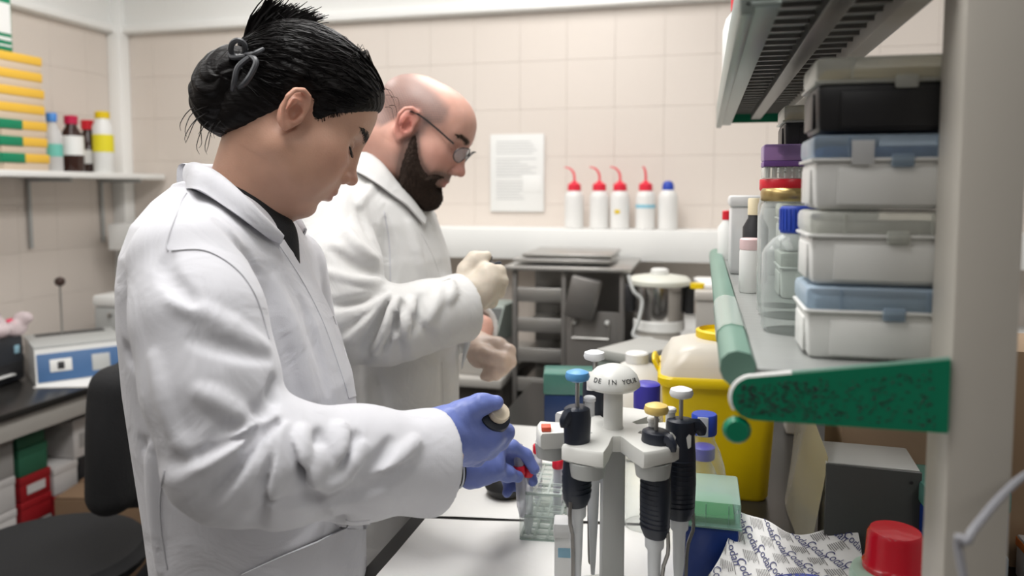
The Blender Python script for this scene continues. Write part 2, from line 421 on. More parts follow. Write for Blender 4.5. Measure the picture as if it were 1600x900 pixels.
# ribs under the upper shelf
for k in range(30):
    y = Y0+0.03+k*(Y1-Y0-0.05)/30
    rpart('rib', MB().box(((X0+X1)/2+0.015, y, UZ+0.016), (X1-X0-0.045, 0.004, 0.005)), M_dsteel)
rpart('shelf_frame', MB().box((X1-0.018, (Y0+Y1)/2, UZ+0.013), (0.02, Y1-Y0-0.03, 0.022), 0.002), M_post)
rpart('shelf_frame', MB().box((0.112, (Y0+Y1)/2, UZ+0.012), (0.022, Y1-Y0-0.03, 0.016), 0.002), M_dsteel)
for z, zt in ((SZ, 0), (UZ+0.01, 1)):
    for y in (Y0, Y1-0.006):
        pts = []
        zb, h0, h1 = z-0.041, 0.036, 0.0585
        if zt: zb, h0, h1 = z-0.012, 0.03, 0.04
        r = h0/2
        for i in range(11):
            a = math.pi*1.5-math.pi*i/10
            pts.append((X0+r+r*math.cos(a), zb+r+r*math.sin(a)))
        pts += [(X1, zb+h1), (X1, zb)]
        Mx = Matrix(((1, 0, 0, 0), (0, 0, 1, y-0.003), (0, 1, 0, 0), (0, 0, 0, 1)))
        if zt and y == Y0: continue
        rpart('end_board', MB().prism(pts, 0, 0.006, Mx), MATS.get('written_green') or M_green)
# front rails
prof = [(0.0, -0.004), (-0.006, 0.001), (-0.009, 0.008), (-0.008, 0.016), (-0.003, 0.021), (0.004, 0.023), (0.014, 0.021), (0.018, 0.014), (0.017, 0.004), (0.012, -0.003)]
ra = rpart('front_rail', MB().rings([[Vector((X0+x*1.1, y, SZ-0.012+z*1.15)) for x, z in prof] for y in (Y0+0.008, Y1-0.006)]), M_pgreen)
M_lblr = clear('label_sleeve', (0.8, 0.88, 0.84), 0.3, 0.2, (0.42, 0.5, 0.46))
rpart('label_sleeve', MB().rings([[Vector((X0+x*1.16-0.0005, y, SZ-0.012+z*1.2)) for x, z in prof[1:8]] for y in (0.80, 1.02)], closed=False), M_lblr, ra)
M_lipm = mat('upper_lip_metal', (0.26, 0.30, 0.28), 0.35, 0.5)
rpart('front_lip', MB().box((X0+0.006, (Y0+Y1)/2, UZ+0.012), (0.012, Y1-Y0-0.01, 0.05), 0.003), M_lipm)
rpart('front_lip', MB().box((X0+0.018, (Y0+Y1)/2, UZ-0.004), (0.03, Y1-Y0-0.01, 0.006), 0.002), M_lipm)
rpart('end_cap', MB().lathe([(0.0, -0.006), (0.009, -0.006), (0.012, 0.0), (0.009, 0.006), (0, 0.007)], (X0+0.005, Y0+0.003, SZ-0.052), 14, (0, 1, 0)), M_green)
_r = 0.018; _arc = [(X0+_r+_r*math.cos(q), SZ-0.041+_r+_r*math.sin(q)) for q in (R(215-12.5*i) for i in range(11))]
_top = [(X1*t+(X0+_r)*(1-t), (SZ-0.041+0.036)*(1-t)+(SZ-0.041+0.0585)*t) for t in (0.06, 0.12, 0.2)]
rpart('edge_strip', MB().tube([(x, Y0, z) for x, z in _arc+_top], 0.0026, 8), M_wplas)
_top2 = [(X1*t+(X0+_r)*(1-t), (SZ-0.041+0.036)*(1-t)+(SZ-0.041+0.0585)*t) for t in (0.2, 0.6, 1.0)]
rpart('edge_strip', MB().tube([(x, Y0, z) for x, z in _top2], 0.0022, 8), M_pgreen)
# scribbles on the near green end board
sb = MB(); rs = random.Random(3)
for k in range(420):
    u = rs.random()**1.25; x = X0+0.006+u*0.148; h = 0.034+0.022*(x-X0)/0.164
    z = SZ-0.037+rs.random()*(h-0.010)
    L = 0.0008+rs.random()*0.0038; a = rs.choice((0, 0, math.pi/2, 0.6, -0.5))
    sb.box((x, Y0-0.00315, z), (L, 0.0003, 0.0007), M=None) if a == 0 else sb.tube([(x, Y0-0.0031, z), (x+L*math.cos(a)*0.7, Y0-0.0031, z+L*math.sin(a)*0.7)], 0.00045, 4)
sbo = rpart('marker_scribble', sb, M_ink); sbo['label'] = 'black pen scribble over the green shelf end'

# ------------------------------------------------------------------ pipette tip boxes on the rack
M_wbox = mat('white_box_plastic', (0.70, 0.70, 0.68), 0.35)
M_bbox = mat('black_box_plastic', (0.014, 0.014, 0.016), 0.35)
M_lidw = clear('milky_lid', (0.85, 0.86, 0.83), 0.45, 0.3, (0.68, 0.69, 0.64))
M_lidb = clear('bluish_lid', (0.62, 0.72, 0.82), 0.4, 0.25, (0.42, 0.52, 0.62))
M_tipb = mat('blue_tips', (0.06, 0.2, 0.45), 0.5)
M_tipy = mat('yellow_tips', (0.72, 0.55, 0.16), 0.5)
def tip_box(loc, label, body, lid, tips, w=0.122, dp=0.085, h=0.0655, note=False, group='pipette tip boxes on the rack'):
    t = thing('tip_box', label, 'box', loc, 0, group)
    hb = h*0.66
    obj('body', MB().box((0, 0, hb/2), (w, dp, hb), 0.006, taper=0.97), body, t)
    obj('panel', MB().box((0.004, -dp/2-0.0002, hb*0.46), (w*0.74, 0.0024, hb*0.72), 0.001), body, t)
    obj('panel', MB().box((-w/2-0.0002, 0, hb*0.46), (0.0024, dp*0.66, hb*0.72), 0.001), body, t)
    obj('tip_tray', MB().box((0, 0, hb+0.006), (w*0.88, dp*0.86, 0.012), 0.002), tips, t)
    ld = obj('lid', MB().box((0, 0, (hb+h)/2), (w+0.003, dp+0.003, h-hb-0.0015), 0.005), lid, t)
    obj('lid_rim', MB().box((0, 0, hb), (w+0.005, dp+0.005, 0.003), 0.001), body if body is M_wbox else lid, t)
    obj('latch', MB().box((0.01, -dp/2-0.002, hb-0.001), (0.018, 0.004, 0.011), 0.0015), lid, t)
    for x in (-w*0.27, w*0.3): obj('rib', MB().box((x, -dp/2-0.0018, (hb+h)/2), (0.002, 0.001, (h-hb)*0.8)), lid, ld)
    if note: obj('tape_note', MB().box((-0.022, -dp/2-0.0035, hb+0.006), (0.018, 0.0008, 0.021), 0.0003), M_frost, t)
    return t
bx = 0.152
tip_box((bx, 0.762, SZ), 'white tip box with bluish lid, bottom of the near stack on the rack', M_wbox, M_lidb, M_wplas)
tip_box((bx+0.0015, 0.764, SZ+0.0665), 'white tip box with milky lid, second from the bottom of the near stack', M_wbox, M_lidw, M_wplas)
tip_box((bx+0.0025, 0.762, SZ+0.133), 'white tip box with blue tips and a tape note, under the black box', M_wbox, M_lidb, M_tipb, note=True)
tip_box((bx+0.0035, 0.763, SZ+0.1995), 'black tip box with milky lid and yellow tips, top of the near stack', M_bbox, M_lidw, M_tipy, h=0.066)
for k, (b, l, tp, s) in enumerate(((M_wbox, M_lidw, M_wplas, 'lowest white tip box of the stack behind the glass jars'), (M_wbox, M_lidw, M_wplas, 'second white tip box of the stack behind the glass jars'),
        (M_wbox, M_lidw, M_wplas, 'white tip box just below the far black box'), (M_bbox, M_lidw, M_tipy, 'black tip box topping the stack behind the jars'))):
    tip_box((0.166, 1.15, SZ+0.0665*k), s, b, l, tp)

# ------------------------------------------------------------------ bottles
def jar(name, label, loc, prof, body, cap_prof, capm, cat='bottle', liquid=None, lab=None, group=None, ridged=False):
    t = thing(name, label, cat, loc, 0, group)
    obj('body', MB().lathe(prof, n=28), body, t)
    c = obj('cap', MB().lathe(cap_prof, n=28), capm, t)
    if ridged:
        r = max(p[0] for p in cap_prof); z0, z1 = cap_prof[0][1], cap_prof[-1][1]
        rb = MB()
        for i in range(26):
            a = 2*math.pi*i/26; rb.box((math.cos(a)*r, math.sin(a)*r, (z0+z1)/2), (0.0016, 0.0022, (z1-z0)*0.8), rz=a)
        obj('grip_ridges', rb, capm, c)
    if liquid: obj('liquid', MB().lathe([(max(r-0.002, 0), z) for r, z in liquid[0]], n=28), liquid[1], t)
    if lab: obj('label', MB().lathe([(lab[0], lab[1]), (lab[0], lab[2])], n=28, cap=False), lab[3], t)
    return t
def gl(r, h, rn, hn):     # laboratory glass bottle: body radius/height, neck radius, total height
    return [(r*0.9, 0), (r, 0.006), (r, h), (r*0.93, h+(hn-h)*0.2), (r*0.72, h+(hn-h)*0.52), (rn*1.05, h+(hn-h)*0.75), (rn, hn)]
jar('glass_bottle', 'clear glass bottle with ridged blue cap beside the tip boxes on the rack', (0.099, 0.86, SZ), gl(0.037, 0.083, 0.016, 0.112), M_glass,
    [(0.0185, 0.105), (0.0195, 0.107), (0.0195, 0.131), (0.018, 0.133)], M_blue, ridged=True)
jar('glass_jar', 'clear glass jar with gold screw lid behind the blue-capped bottle', (0.104, 0.965, SZ), [(0.034, 0), (0.039, 0.006), (0.040, 0.115), (0.036, 0.132), (0.033, 0.138)], M_glass,
    [(0.036, 0.137), (0.0375, 0.139), (0.0375, 0.149), (0.035, 0.152)], M_gold, 'jar')
jar('glass_jar', 'clear glass jar with red lid carrying the purple rack', (0.1, 1.047, SZ), [(0.027, 0), (0.030, 0.005), (0.031, 0.13), (0.027, 0.145), (0.026, 0.152)], M_glass,
    [(0.0285, 0.149), (0.0295, 0.151), (0.0295, 0.1625), (0.0285, 0.164)], M_red, 'jar')
M_purp = clear('purple_lid', (0.66, 0.5, 0.78), 0.45, 0.25, (0.36, 0.25, 0.5))
M_purps = mat('purple_band', (0.16, 0.07, 0.28), 0.4)
t = thing('tube_rack', 'small clear rack with purple band and lid on the red jar lid', 'rack', (0.1, 1.047, SZ+0.1645))
obj('tray', MB().box((0, 0, 0.0075), (0.052, 0.05, 0.015), 0.002), M_cplas, t)
obj('band', MB().box((0, 0, 0.0185), (0.053, 0.051, 0.007), 0.001), M_purps, t)
obj('lid', MB().box((0, 0, 0.0325), (0.054, 0.052, 0.021), 0.003), M_purp, t)
for i in range(6): obj('tube', MB().cyl((-0.021+0.0084*i, -0.018, 0.001), (-0.021+0.0084*i, -0.018, 0.015), 0.003, 8), M_frost, t)
jar('reagent_bottle', 'dark bottle with cream cap on the far part of the rack', (0.083, 1.30, SZ), [(0.018, 0), (0.02, 0.004), (0.02, 0.09), (0.012, 0.105), (0.012, 0.118)], M_dark,
    [(0.0125, 0.11), (0.0125, 0.135), (0.011, 0.137)], mat('cream_cap', (0.72, 0.62, 0.42), 0.4))
jar('plastic_vial', 'white plastic vial in front of the dark bottle on the rack', (0.068, 1.17, SZ), [(0.013, 0), (0.015, 0.003), (0.015, 0.06), (0.014, 0.064)], M_wplas,
    [(0.0145, 0.063), (0.015, 0.065), (0.015, 0.078), (0.013, 0.08)], mat('pink_cap', (0.75, 0.55, 0.55), 0.4))
t = thing('plastic_box', 'frosted clear plastic box at the far end of the rack', 'box', (0.098, 1.46, SZ))
obj('body', MB().box((0, 0, 0.06), (0.10, 0.09, 0.12), 0.006), M_frost, t); obj('lid', MB().box((0, 0, 0.13), (0.106, 0.096, 0.02), 0.006), M_frost, t)
jar('squat_bottle', 'small white bottle with red cap at the far end of the rack', (0.05, 1.72, SZ), [(0.017, 0), (0.018, 0.004), (0.018, 0.07), (0.009, 0.082), (0.009, 0.09)], M_wplas,
    [(0.0095, 0.086), (0.0095, 0.104), (0.007, 0.106)], M_red)
jar('spray_bottle', 'tall white bottle with red cap standing on the upper shelf', (0.058, 1.52, UZ+0.0265), [(0.025, 0), (0.028, 0.005), (0.028, 0.115), (0.022, 0.138), (0.012, 0.15), (0.012, 0.16)], M_wplas,
    [(0.014, 0.152), (0.014, 0.184), (0.012, 0.186)], M_red)

# ------------------------------------------------------------------ back wall: shelf, notice, wash bottles
zs0 = 1.295
wsf = thing('wall_shelf', 'long white shelf with deep front fascia on the back wall', 'shelf', (-0.6, YB, zs0))
def wp(n, mb, m, par=wsf): return obj(n, mb, m, par, world=True)
wp('shelf_board', MB().box((-0.5, YB-0.11, zs0-0.012), (4.3, 0.22, 0.024), 0.003), M_white)
wp('fascia', MB().box((-0.5, YB-0.222, zs0-0.06), (4.3, 0.014, 0.12), 0.003), M_white)
for x in (-2.4, -1.2, 0.2, 1.4): wp('bracket', MB().box((x, YB-0.11, zs0-0.06), (0.02, 0.2, 0.07), 0.002), M_white)
n0, n1 = atY(765, 210, YB-0.02), atY(849, 331, YB-0.02)
t = thing('paper_notice', 'white printed notice in a clear sleeve taped to the back wall', 'notice', ((n0.x+n1.x)/2, YB-0.008, n1.z))
W_, H_ = n1.x-n0.x, n0.z-n1.z
obj('sheet', MB().box((0, 0, H_/2), (W_, 0.004, H_), 0.0008), mat('notice_paper', (0.78, 0.78, 0.76), 0.7), t)
M_grey = mat('grey_print', (0.5, 0.5, 0.5), 0.8)
pr = MB(); rs = random.Random(5)
for i in range(22):
    if i in (0, 6, 14): continue
    wd = W_*0.78*(0.55+0.45*rs.random()); pr.box((-W_*0.39+wd/2, -0.0025, H_*(0.94-0.037*i)), (wd, 0.0004, H_*0.009))
obj('print_lines', pr, M_grey, t)
obj('sticker', MB().box((W_*0.28, -0.0028, H_*0.36), (W_*0.34, 0.0012, H_*0.22), 0.0003), M_white, t)
M_wash = mat('wash_bottle_plastic', (0.74, 0.73, 0.71), 0.4, sss=0.0)
M_pink = mat('wash_bottle_red', (0.78, 0.03, 0.06), 0.4)
def wash(px, label, lean, kind):
    b = atY(px, 360, YB-0.13); t = thing('wash_bottle', label, 'bottle', (b.x, YB-0.13, zs0), 0, 'bottles on the wall shelf')
    obj('body', MB().lathe([(0.033, 0), (0.038, 0.005), (0.038, 0.125), (0.034, 0.143), (0.024, 0.152), (0.022, 0.156)], n=22), M_wash, t)
    if kind == 'red':
        c = obj('cap', MB().lathe([(0.026, 0.152), (0.027, 0.155), (0.026, 0.178), (0.014, 0.184), (0.006, 0.192)], n=22), M_pink, t)
        pts = [(0, 0, 0.18), (0, 0, 0.21), (-0.006*lean, 0, 0.228), (-0.02*lean, 0, 0.242), (-0.04*lean, 0, 0.247)]
        obj('spout', MB().tube(resample(pts, 12), [0.0045]*6+[0.004, 0.0038, 0.0035, 0.003, 0.0025, 0.002], 8), M_pink, c)
    else:
        obj('cap', MB().lathe([(0.022, 0.152), (0.023, 0.156), (0.022, 0.176), (0.015, 0.188), (0.004, 0.191)], n=22), M_blue, t)
    return t
wash(897, 'wash bottle with red spout and blank body, nearest the notice', 1.0, 'red')
wash(936, 'wash bottle with red spout partly hidden by the yellow-marked one', 1.0, 'red')
wb3 = wash(968, 'wash bottle with red spout and small yellow label', 1.0, 'red')
obj('label', MB().box((-0.006, -0.0385, 0.07), (0.02, 0.001, 0.014)), M_yel, wb3)
wb4 = wash(1008, 'wash bottle with short red spout and pale blue band', 0.35, 'red')
obj('label', MB().lathe([(0.0388, 0.085), (0.0388, 0.098)], n=22, cap=False), mat('pale_blue_label', (0.25, 0.55, 0.68), 0.6), wb4)
wash(1043, 'white squeeze bottle with blue cap beside the wash bottles', 0, 'blue')

# ------------------------------------------------------------------ left wall: shelf with boxes and bottles
lx = -2.5; lz = 1.505
lsf = thing('wall_shelf', 'white shelf on brackets on the left wall holding yellow boxes', 'shelf', (XL, 2.4, lz))
def lp(n, mb, m, par=lsf): return obj(n, mb, m, par, world=True)
lp('shelf_board', MB().box(((XL+lx)/2, 2.2, lz+0.008), (lx-XL, 1.96, 0.024), 0.002), M_white)
for px in (52, 165):
    y = atX(px, 330, XL+0.03).y
    lp('bracket', MB().box((XL+0.012, y, lz-0.15), (0.012, 0.014, 0.3), 0.001), M_gplas)
    lp('bracket_arm', MB().box((XL+0.12, y, lz-0.012), (0.22, 0.012, 0.016), 0.001), M_gplas)
sy = lz+0.02
M_amber = mat('amber_slide_box', (0.80, 0.48, 0.05), 0.45); M_gbox = mat('green_slide_box', (0.0, 0.22, 0.10), 0.45); M_cbox = mat('cream_box_base', (0.62, 0.5, 0.38), 0.5)
names = ['bottom', 'second', 'third', 'fourth', 'fifth', 'sixth', 'topmost']
yb_ = atX(52, 270, lx-0.02).y
for k in range(7):
    g = k < 3
    t = thing('slide_box', '%s slide box of the yellow stack on the left shelf%s' % (names[k], ', green-ended' if g else ''), 'box', (lx-0.095, yb_-0.035-0.004*(k % 2)-0.003*k, sy+0.0625*k), 0, 'slide boxes stacked on the left shelf')
    obj('base', MB().box((0, 0, 0.016), (0.17, 0.2, 0.032), 0.002), M_cbox, t)
    obj('lid', MB().box((0, 0, 0.046), (0.176, 0.206, 0.033), 0.002), M_amber, t)
    if g: obj('end_sleeve', MB().box((0.0, -0.06, 0.046), (0.179, 0.10, 0.035), 0.002), M_gbox, t)
pb = atX(14, 60, lx-0.02)
t = thing('carton', 'green and white carton on top of the yellow boxes', 'box', (lx-0.08, pb.y-0.075, sy+0.0625*7))
obj('body', MB().box((0, 0, 0.14), (0.14, 0.16, 0.28), 0.003), M_gbox, t)
for z, h in ((0.12, 0.11), (0.045, 0.012), (0.02, 0.006)): obj('white_panel', MB().box((0.0708, 0, z), (0.001, 0.150, h)), M_white, t)
def lb(px, xoff, **k): b = atX(px, 270, lx-xoff); return (lx-xoff, b.y, sy)
jar('reagent_bottle', 'white bottle with blue cap next to the yellow slide boxes', lb(84, 0.06), [(0.033, 0), (0.036, 0.006), (0.036, 0.15), (0.016, 0.19), (0.016, 0.21)], M_frost,
    [(0.019, 0.2), (0.02, 0.232), (0.018, 0.235)], mat('sky_cap', (0.05, 0.22, 0.6), 0.4), lab=(0.0368, 0.06, 0.11, mat('teal_label', (0.15, 0.5, 0.42), 0.6)))
M_brown = mat('brown_glass', (0.035, 0.014, 0.01), 0.15)
jar('reagent_bottle', 'large brown bottle with crimson cap and white label on left shelf', lb(114, 0.075), [(0.042, 0), (0.045, 0.006), (0.045, 0.15), (0.022, 0.19), (0.022, 0.205)], M_brown,
    [(0.026, 0.2), (0.027, 0.232), (0.024, 0.235)], mat('crimson_cap', (0.5, 0.01, 0.06), 0.4), lab=(0.0456, 0.07, 0.15, M_white))
jar('reagent_bottle', 'brown bottle with red cap half hidden between crimson and yellow caps', lb(140, 0.14), [(0.042, 0), (0.045, 0.006), (0.045, 0.14), (0.022, 0.18), (0.022, 0.2)], M_brown,
    [(0.027, 0.19), (0.028, 0.228), (0.024, 0.232)], M_red, lab=(0.0456, 0.04, 0.1, M_white))
jar('plastic_bottle', 'white bottle with yellow cap and yellow label on left shelf', lb(163, 0.05), [(0.039, 0), (0.042, 0.006), (0.042, 0.2), (0.03, 0.225), (0.028, 0.24)], M_wplas,
    [(0.03, 0.235), (0.03, 0.262), (0.024, 0.266)], M_yel, lab=(0.0427, 0.09, 0.165, mat('lemon_label', (0.75, 0.65, 0.02), 0.5)))

# ------------------------------------------------------------------ left desk and what stands on it
DZ = 0.75; dxf = -2.11
dk = thing('desk', 'long black-topped desk along the left wall', 'desk', (-2.43, 1.6, 0))
def dp_(n, mb, m, par=dk): return obj(n, mb, m, par, world=True)
dp_('desk_top', MB().box(((XL+dxf)/2, 1.45, DZ-0.012), (dxf-XL, 3.46, 0.024), 0.003), M_black)
dp_('apron', MB().box((dxf-0.03, 1.45, DZ-0.06), (0.025, 3.4, 0.072), 0.002), M_lam)
for y in (0.1, 1.3, 3.1):
    dp_('leg', MB().box((dxf-0.06, y, 0.34), (0.05, 0.05, 0.68), 0.003), M_lam); dp_('leg', MB().box((XL+0.06, y, 0.34), (0.05, 0.05, 0.68), 0.003), M_lam)
# weighing / stirrer instrument
a_, b_ = atZ(96, 586, DZ), atZ(160, 570, DZ)
ang = math.atan2(b_.y-a_.y, b_.x-a_.x)
t = thing('lab_shaker', 'low white instrument with sloped blue front panel and upright rod', 'instrument', (a_.x+0.02, a_.y+0.05, DZ), R(-38))
M_ipan = mat('blue_panel', (0.06, 0.14, 0.30), 0.5)
bw, bd, bh = 0.30, 0.34, 0.13
obj('body', MB().prism([(-bd/2, 0), (bd/2-0.0, 0), (bd/2-0.03, bh), (-bd/2, bh)], -bw/2, bw/2, Matrix(((1, 0, 0, 0), (0, 0, 1, 0), (0, 1, 0, 0), (0, 0, 0, 1)))), M_wplas, t)
sl = math.atan2(0.03, bh)
Mp = Matrix.Translation((bd/2-0.013, 0, bh*0.48)) @ Matrix.Rotation(-sl, 4, 'Y')
fp = obj('front_panel', MB().box((0, 0, 0), (0.004, bw*0.96, bh*0.78), 0.001, M=Mp), M_ipan, t)
obj('display', MB().box((0.003, -0.07, 0.005), (0.003, 0.07, 0.045), 0.001, M=Mp), M_wplas, fp); obj('knob', MB().box((0.003, 0.06, 0.0), (0.004, 0.06, 0.06), 0.002, M=Mp), M_gplas, fp)
obj('switch', MB().box((0.005, -0.07, 0.004), (0.004, 0.022, 0.026), 0.001, M=Mp), M_dark, fp)
obj('top_plate', MB().box((-0.01, 0, bh+0.004), (bd-0.04, bw+0.004, 0.008), 0.002), M_gplas, t)
obj('slot', MB().box((-0.11, 0, bh+0.0085), (0.06, bw*0.8, 0.002)), M_dark, t)
rd = obj('rod', MB().cyl((-0.09, -0.03, bh), (-0.09, -0.03, bh+0.2), 0.004, 8), M_steel, t)
obj('rod_knob', MB().lathe([(0.004, -0.018), (0.016, -0.012), (0.02, 0), (0.016, 0.012), (0.004, 0.018)], (-0.09, -0.03, bh+0.215), 16), mat('brown_knob', (0.05, 0.03, 0.025), 0.3), rd)
c_ = atZ(100, 590, DZ); tag(obj('paper_sheet', MB().box((c_.x+0.07, c_.y+0.08, DZ+0.002), (0.24, 0.42, 0.003), rz=R(18)), M_paper), 'white paper lying under the blue-panelled instrument', 'paper')
# label printer with plastic bag
b = atZ(8, 600, DZ)
t = thing('label_printer', 'dark label printer at the left edge on the desk', 'printer', (b.x-0.09, b.y-0.03, DZ), R(6))
M_pr = mat('printer_plastic', (0.03, 0.033, 0.04), 0.4)
obj('body', MB().box((0, 0, 0.085), (0.22, 0.2, 0.17), 0.015), M_pr, t); obj('front_slot', MB().box((0.111, 0, 0.05), (0.004, 0.17, 0.05), 0.001), M_dark, t)
obj('paper_strip', MB().box((0.12, -0.01, 0.035), (0.02, 0.08, 0.004)), M_white, t); obj('button', MB().box((0.112, 0.06, 0.12), (0.004, 0.022, 0.03), 0.001), mat('pale_blue_button', (0.3, 0.5, 0.6), 0.4), t)
bagF = Field(); rs = random.Random(11)
for i in range(14):
    bagF.add(ell((b.x-0.07+rs.uniform(-0.05, 0.08), b.y-0.01+rs.uniform(-0.08, 0.09), DZ+0.205+rs.uniform(-0.01, 0.03)), [rs.uniform(0.018, 0.045) for _ in range(3)]), 0.015)
t = thing('plastic_bag', 'crumpled clear bag with pink contents on the printer', 'bag', (b.x-0.07, b.y, DZ+0.171))
o = obj('bag_film', bagF.mesh('bag_film', 0.006, smooth=0), clear('bag_film', (0.9, 0.85, 0.86), 0.45, 0.2, (0.8, 0.7, 0.72)), t, world=True)
for i in range(5):
    obj('pink_wad', MB().lathe([(0.004, -0.014), (0.018, -0.006), (0.02, 0.004), (0.01, 0.014)], (b.x-0.05+rs.uniform(-0.03, 0.05), b.y+rs.uniform(-0.07, 0.09), DZ+0.215+rs.uniform(-0.01, 0.02)), 7, (rs.random(), rs.random(), 1)), mat('pink_wad', (0.8, 0.06, 0.14), 0.6), t, world=True)
b = atZ(172, 500, DZ)
bb = P(170, 498, 3.15)
t = thing('heating_block', 'pale grey rectangular instrument at the far end of the desk', 'instrument', (-2.36, 2.9, DZ), R(4))
obj('body', MB().box((0, 0, 0.10), (0.36, 0.3, 0.20), 0.01), M_gplas, t); obj('lid', MB().box((0, 0, 0.225), (0.37, 0.31, 0.05), 0.012), M_white, t)
obj('catch', MB().lathe([(0.01, 0), (0.01, 0.008), (0.006, 0.01)], (-0.1, -0.152, 0.17), 12, (0, -1, 0)), M_steel, t)
b = atZ(140, 498, DZ)
t = thing('dark_tray', 'flat black tray between the two desk instruments', 'tray', (-2.64, 2.72, DZ))
obj('base', MB().box((0, 0, 0.01), (0.2, 0.3, 0.02), 0.004), M_dark, t); obj('rim', MB().box((0, 0, 0.03), (0.19, 0.28, 0.02), 0.006), M_dark, t)

# boxes under the desk
M_dred = mat('dark_red_card', (0.30, 0.01, 0.015), 0.5); M_dgrn = mat('dark_green_card', (0.02, 0.11, 0.06), 0.6); M_wcard = mat('white_card', (0.55, 0.53, 0.52), 0.7); M_gcard = mat('grey_card', (0.32, 0.31, 0.30), 0.7)
sh = thing('floor_shelf', 'low grey platform under the desk carrying stacked cartons', 'shelf', (-2.45, 2.2, 0))
obj('shelf_board', MB().box((0.09, 0, 0.088), (0.34, 1.2, 0.02), 0.002), M_dsteel, sh)
for y in (-0.58, 0, 0.58): obj('side', MB().box((0.09, y, 0.039), (0.34, 0.016, 0.078), 0.002), M_dsteel, sh)
xs = -2.19
def cl(label, y, z, size, m, lab=None):
    t = thing('carton', label, 'box', (xs-size[0]/2, y, z), 0, 'cartons under the desk')
    obj('body', MB().box((0, 0, (size[2]-0.001)/2), (size[0], size[1], size[2]-0.001), 0.003), m, t)
    obj('lid', MB().box((0, 0, size[2]-0.0145), (size[0]+0.003, size[1]+0.003, 0.026), 0.002), m, t)
    if lab: obj('label', MB().box((size[0]/2+0.002, 0, size[2]*0.42), (0.0012, size[1]*0.6, size[2]*0.36)), lab, t)
M_bcard = mat('black_card', (0.02, 0.02, 0.022), 0.6)
cl('tall grey box at the foot of the red and green stack under the desk', 2.08, 0.10, (0.3, 0.125, 0.225), M_gcard)
cl('dark red box without label, below the labelled red one', 2.085, 0.326, (0.3, 0.122, 0.08), M_dred)
cl('dark red box with white label under the green ones', 2.085, 0.407, (0.3, 0.122, 0.085), M_dred, M_wcard)
cl('dark green box resting on the labelled red box', 2.08, 0.493, (0.28, 0.115, 0.095), M_dgrn)
cl('dark green box on top of its stack under the desk', 2.075, 0.589, (0.27, 0.11, 0.09), M_dgrn)
cl('black box at the bottom beside the tall grey one', 2.27, 0.10, (0.3, 0.21, 0.15), M_bcard)
cl('long dark red box carrying a plain white box', 2.26, 0.251, (0.3, 0.2, 0.125), M_dred)
cl('plain white box lying on the long red box', 2.212, 0.377, (0.28, 0.105, 0.1), M_wcard)
cl('black box under the printed white one', 2.325, 0.377, (0.28, 0.10, 0.1), M_bcard)
cl('white box with grey print, highest beside the chair back', 2.315, 0.478, (0.3, 0.125, 0.145), M_wcard, M_gcard)
cl('pale tall box at the left end under the desk', 1.945, 0.10, (0.3, 0.12, 0.3), M_wcard)
cl('white box on the pale tall one at the left edge', 1.945, 0.401, (0.3, 0.12, 0.11), M_wcard)
cl('grey box topping the leftmost stack under the desk', 1.945, 0.512, (0.3, 0.12, 0.14), M_gcard)
pc = P(196, 905, 2.75)
t = thing('cardboard_box', 'brown cardboard box standing on the floor behind the chair', 'box', (pc.x, pc.y+0.05, 0), R(12))
obj('body', MB().box((0, 0, 0.2), (0.36, 0.34, 0.40), 0.004), M_card, t)
for s in (-1, 1): obj('flap', MB().box((0, s*0.085, 0.404), (0.355, 0.165, 0.006), 0.001), M_card, t)
obj('tape', MB().box((0, 0, 0.409), (0.36, 0.05, 0.001)), mat('brown_tape', (0.2, 0.12, 0.07), 0.3), t)
obj('printed_text', MB().box((-0.02, -0.1706, 0.06), (0.12, 0.001, 0.03)), M_ink, t)
# office chair
ch = thing('office_chair', 'black office chair pushed towards the left desk', 'chair', (-1.66, 1.60, 0), R(8))
obj('seat', MB().lathe([(0.05, 0.44), (0.2, 0.445), (0.245, 0.46), (0.255, 0.485), (0.235, 0.508), (0.15, 0.518), (0.02, 0.52)], n=36, sx=1.0, sy=1.0), M_foam, ch)
bk = Field().add(cap((0.27, -0.13, 0.72), (0.29, -0.13, 0.98), 0.05), 0.05).add(cap((0.27, 0.16, 0.72), (0.29, 0.16, 0.98), 0.05), 0.05).add(ell((0.285, 0.015, 0.85), (0.045, 0.2, 0.21)), 0.04)
obj('backrest', bk.mesh('backrest', 0.012), M_foam, ch)
obj('back_support', MB().tube([(0.05, 0, 0.43), (0.25, 0, 0.43), (0.31, 0, 0.5), (0.32, 0, 0.8)], 0.018), M_dark, ch)
obj('column', MB().cyl((0, 0, 0.1), (0, 0, 0.45), 0.028), M_dark, ch)
for i in range(5):
    a = 2*math.pi*i/5
    g = obj('base_arm', MB().tube([(0, 0, 0.12), (0.28*math.cos(a), 0.28*math.sin(a), 0.075)], [0.025, 0.016]), M_dark, ch)
    obj('castor', MB().lathe([(0.012, -0.02), (0.028, -0.018), (0.028, 0.018), (0.012, 0.02)], (0.28*math.cos(a), 0.28*math.sin(a), 0.028), 14, (-math.sin(a), math.cos(a), 0)), M_dark, g)
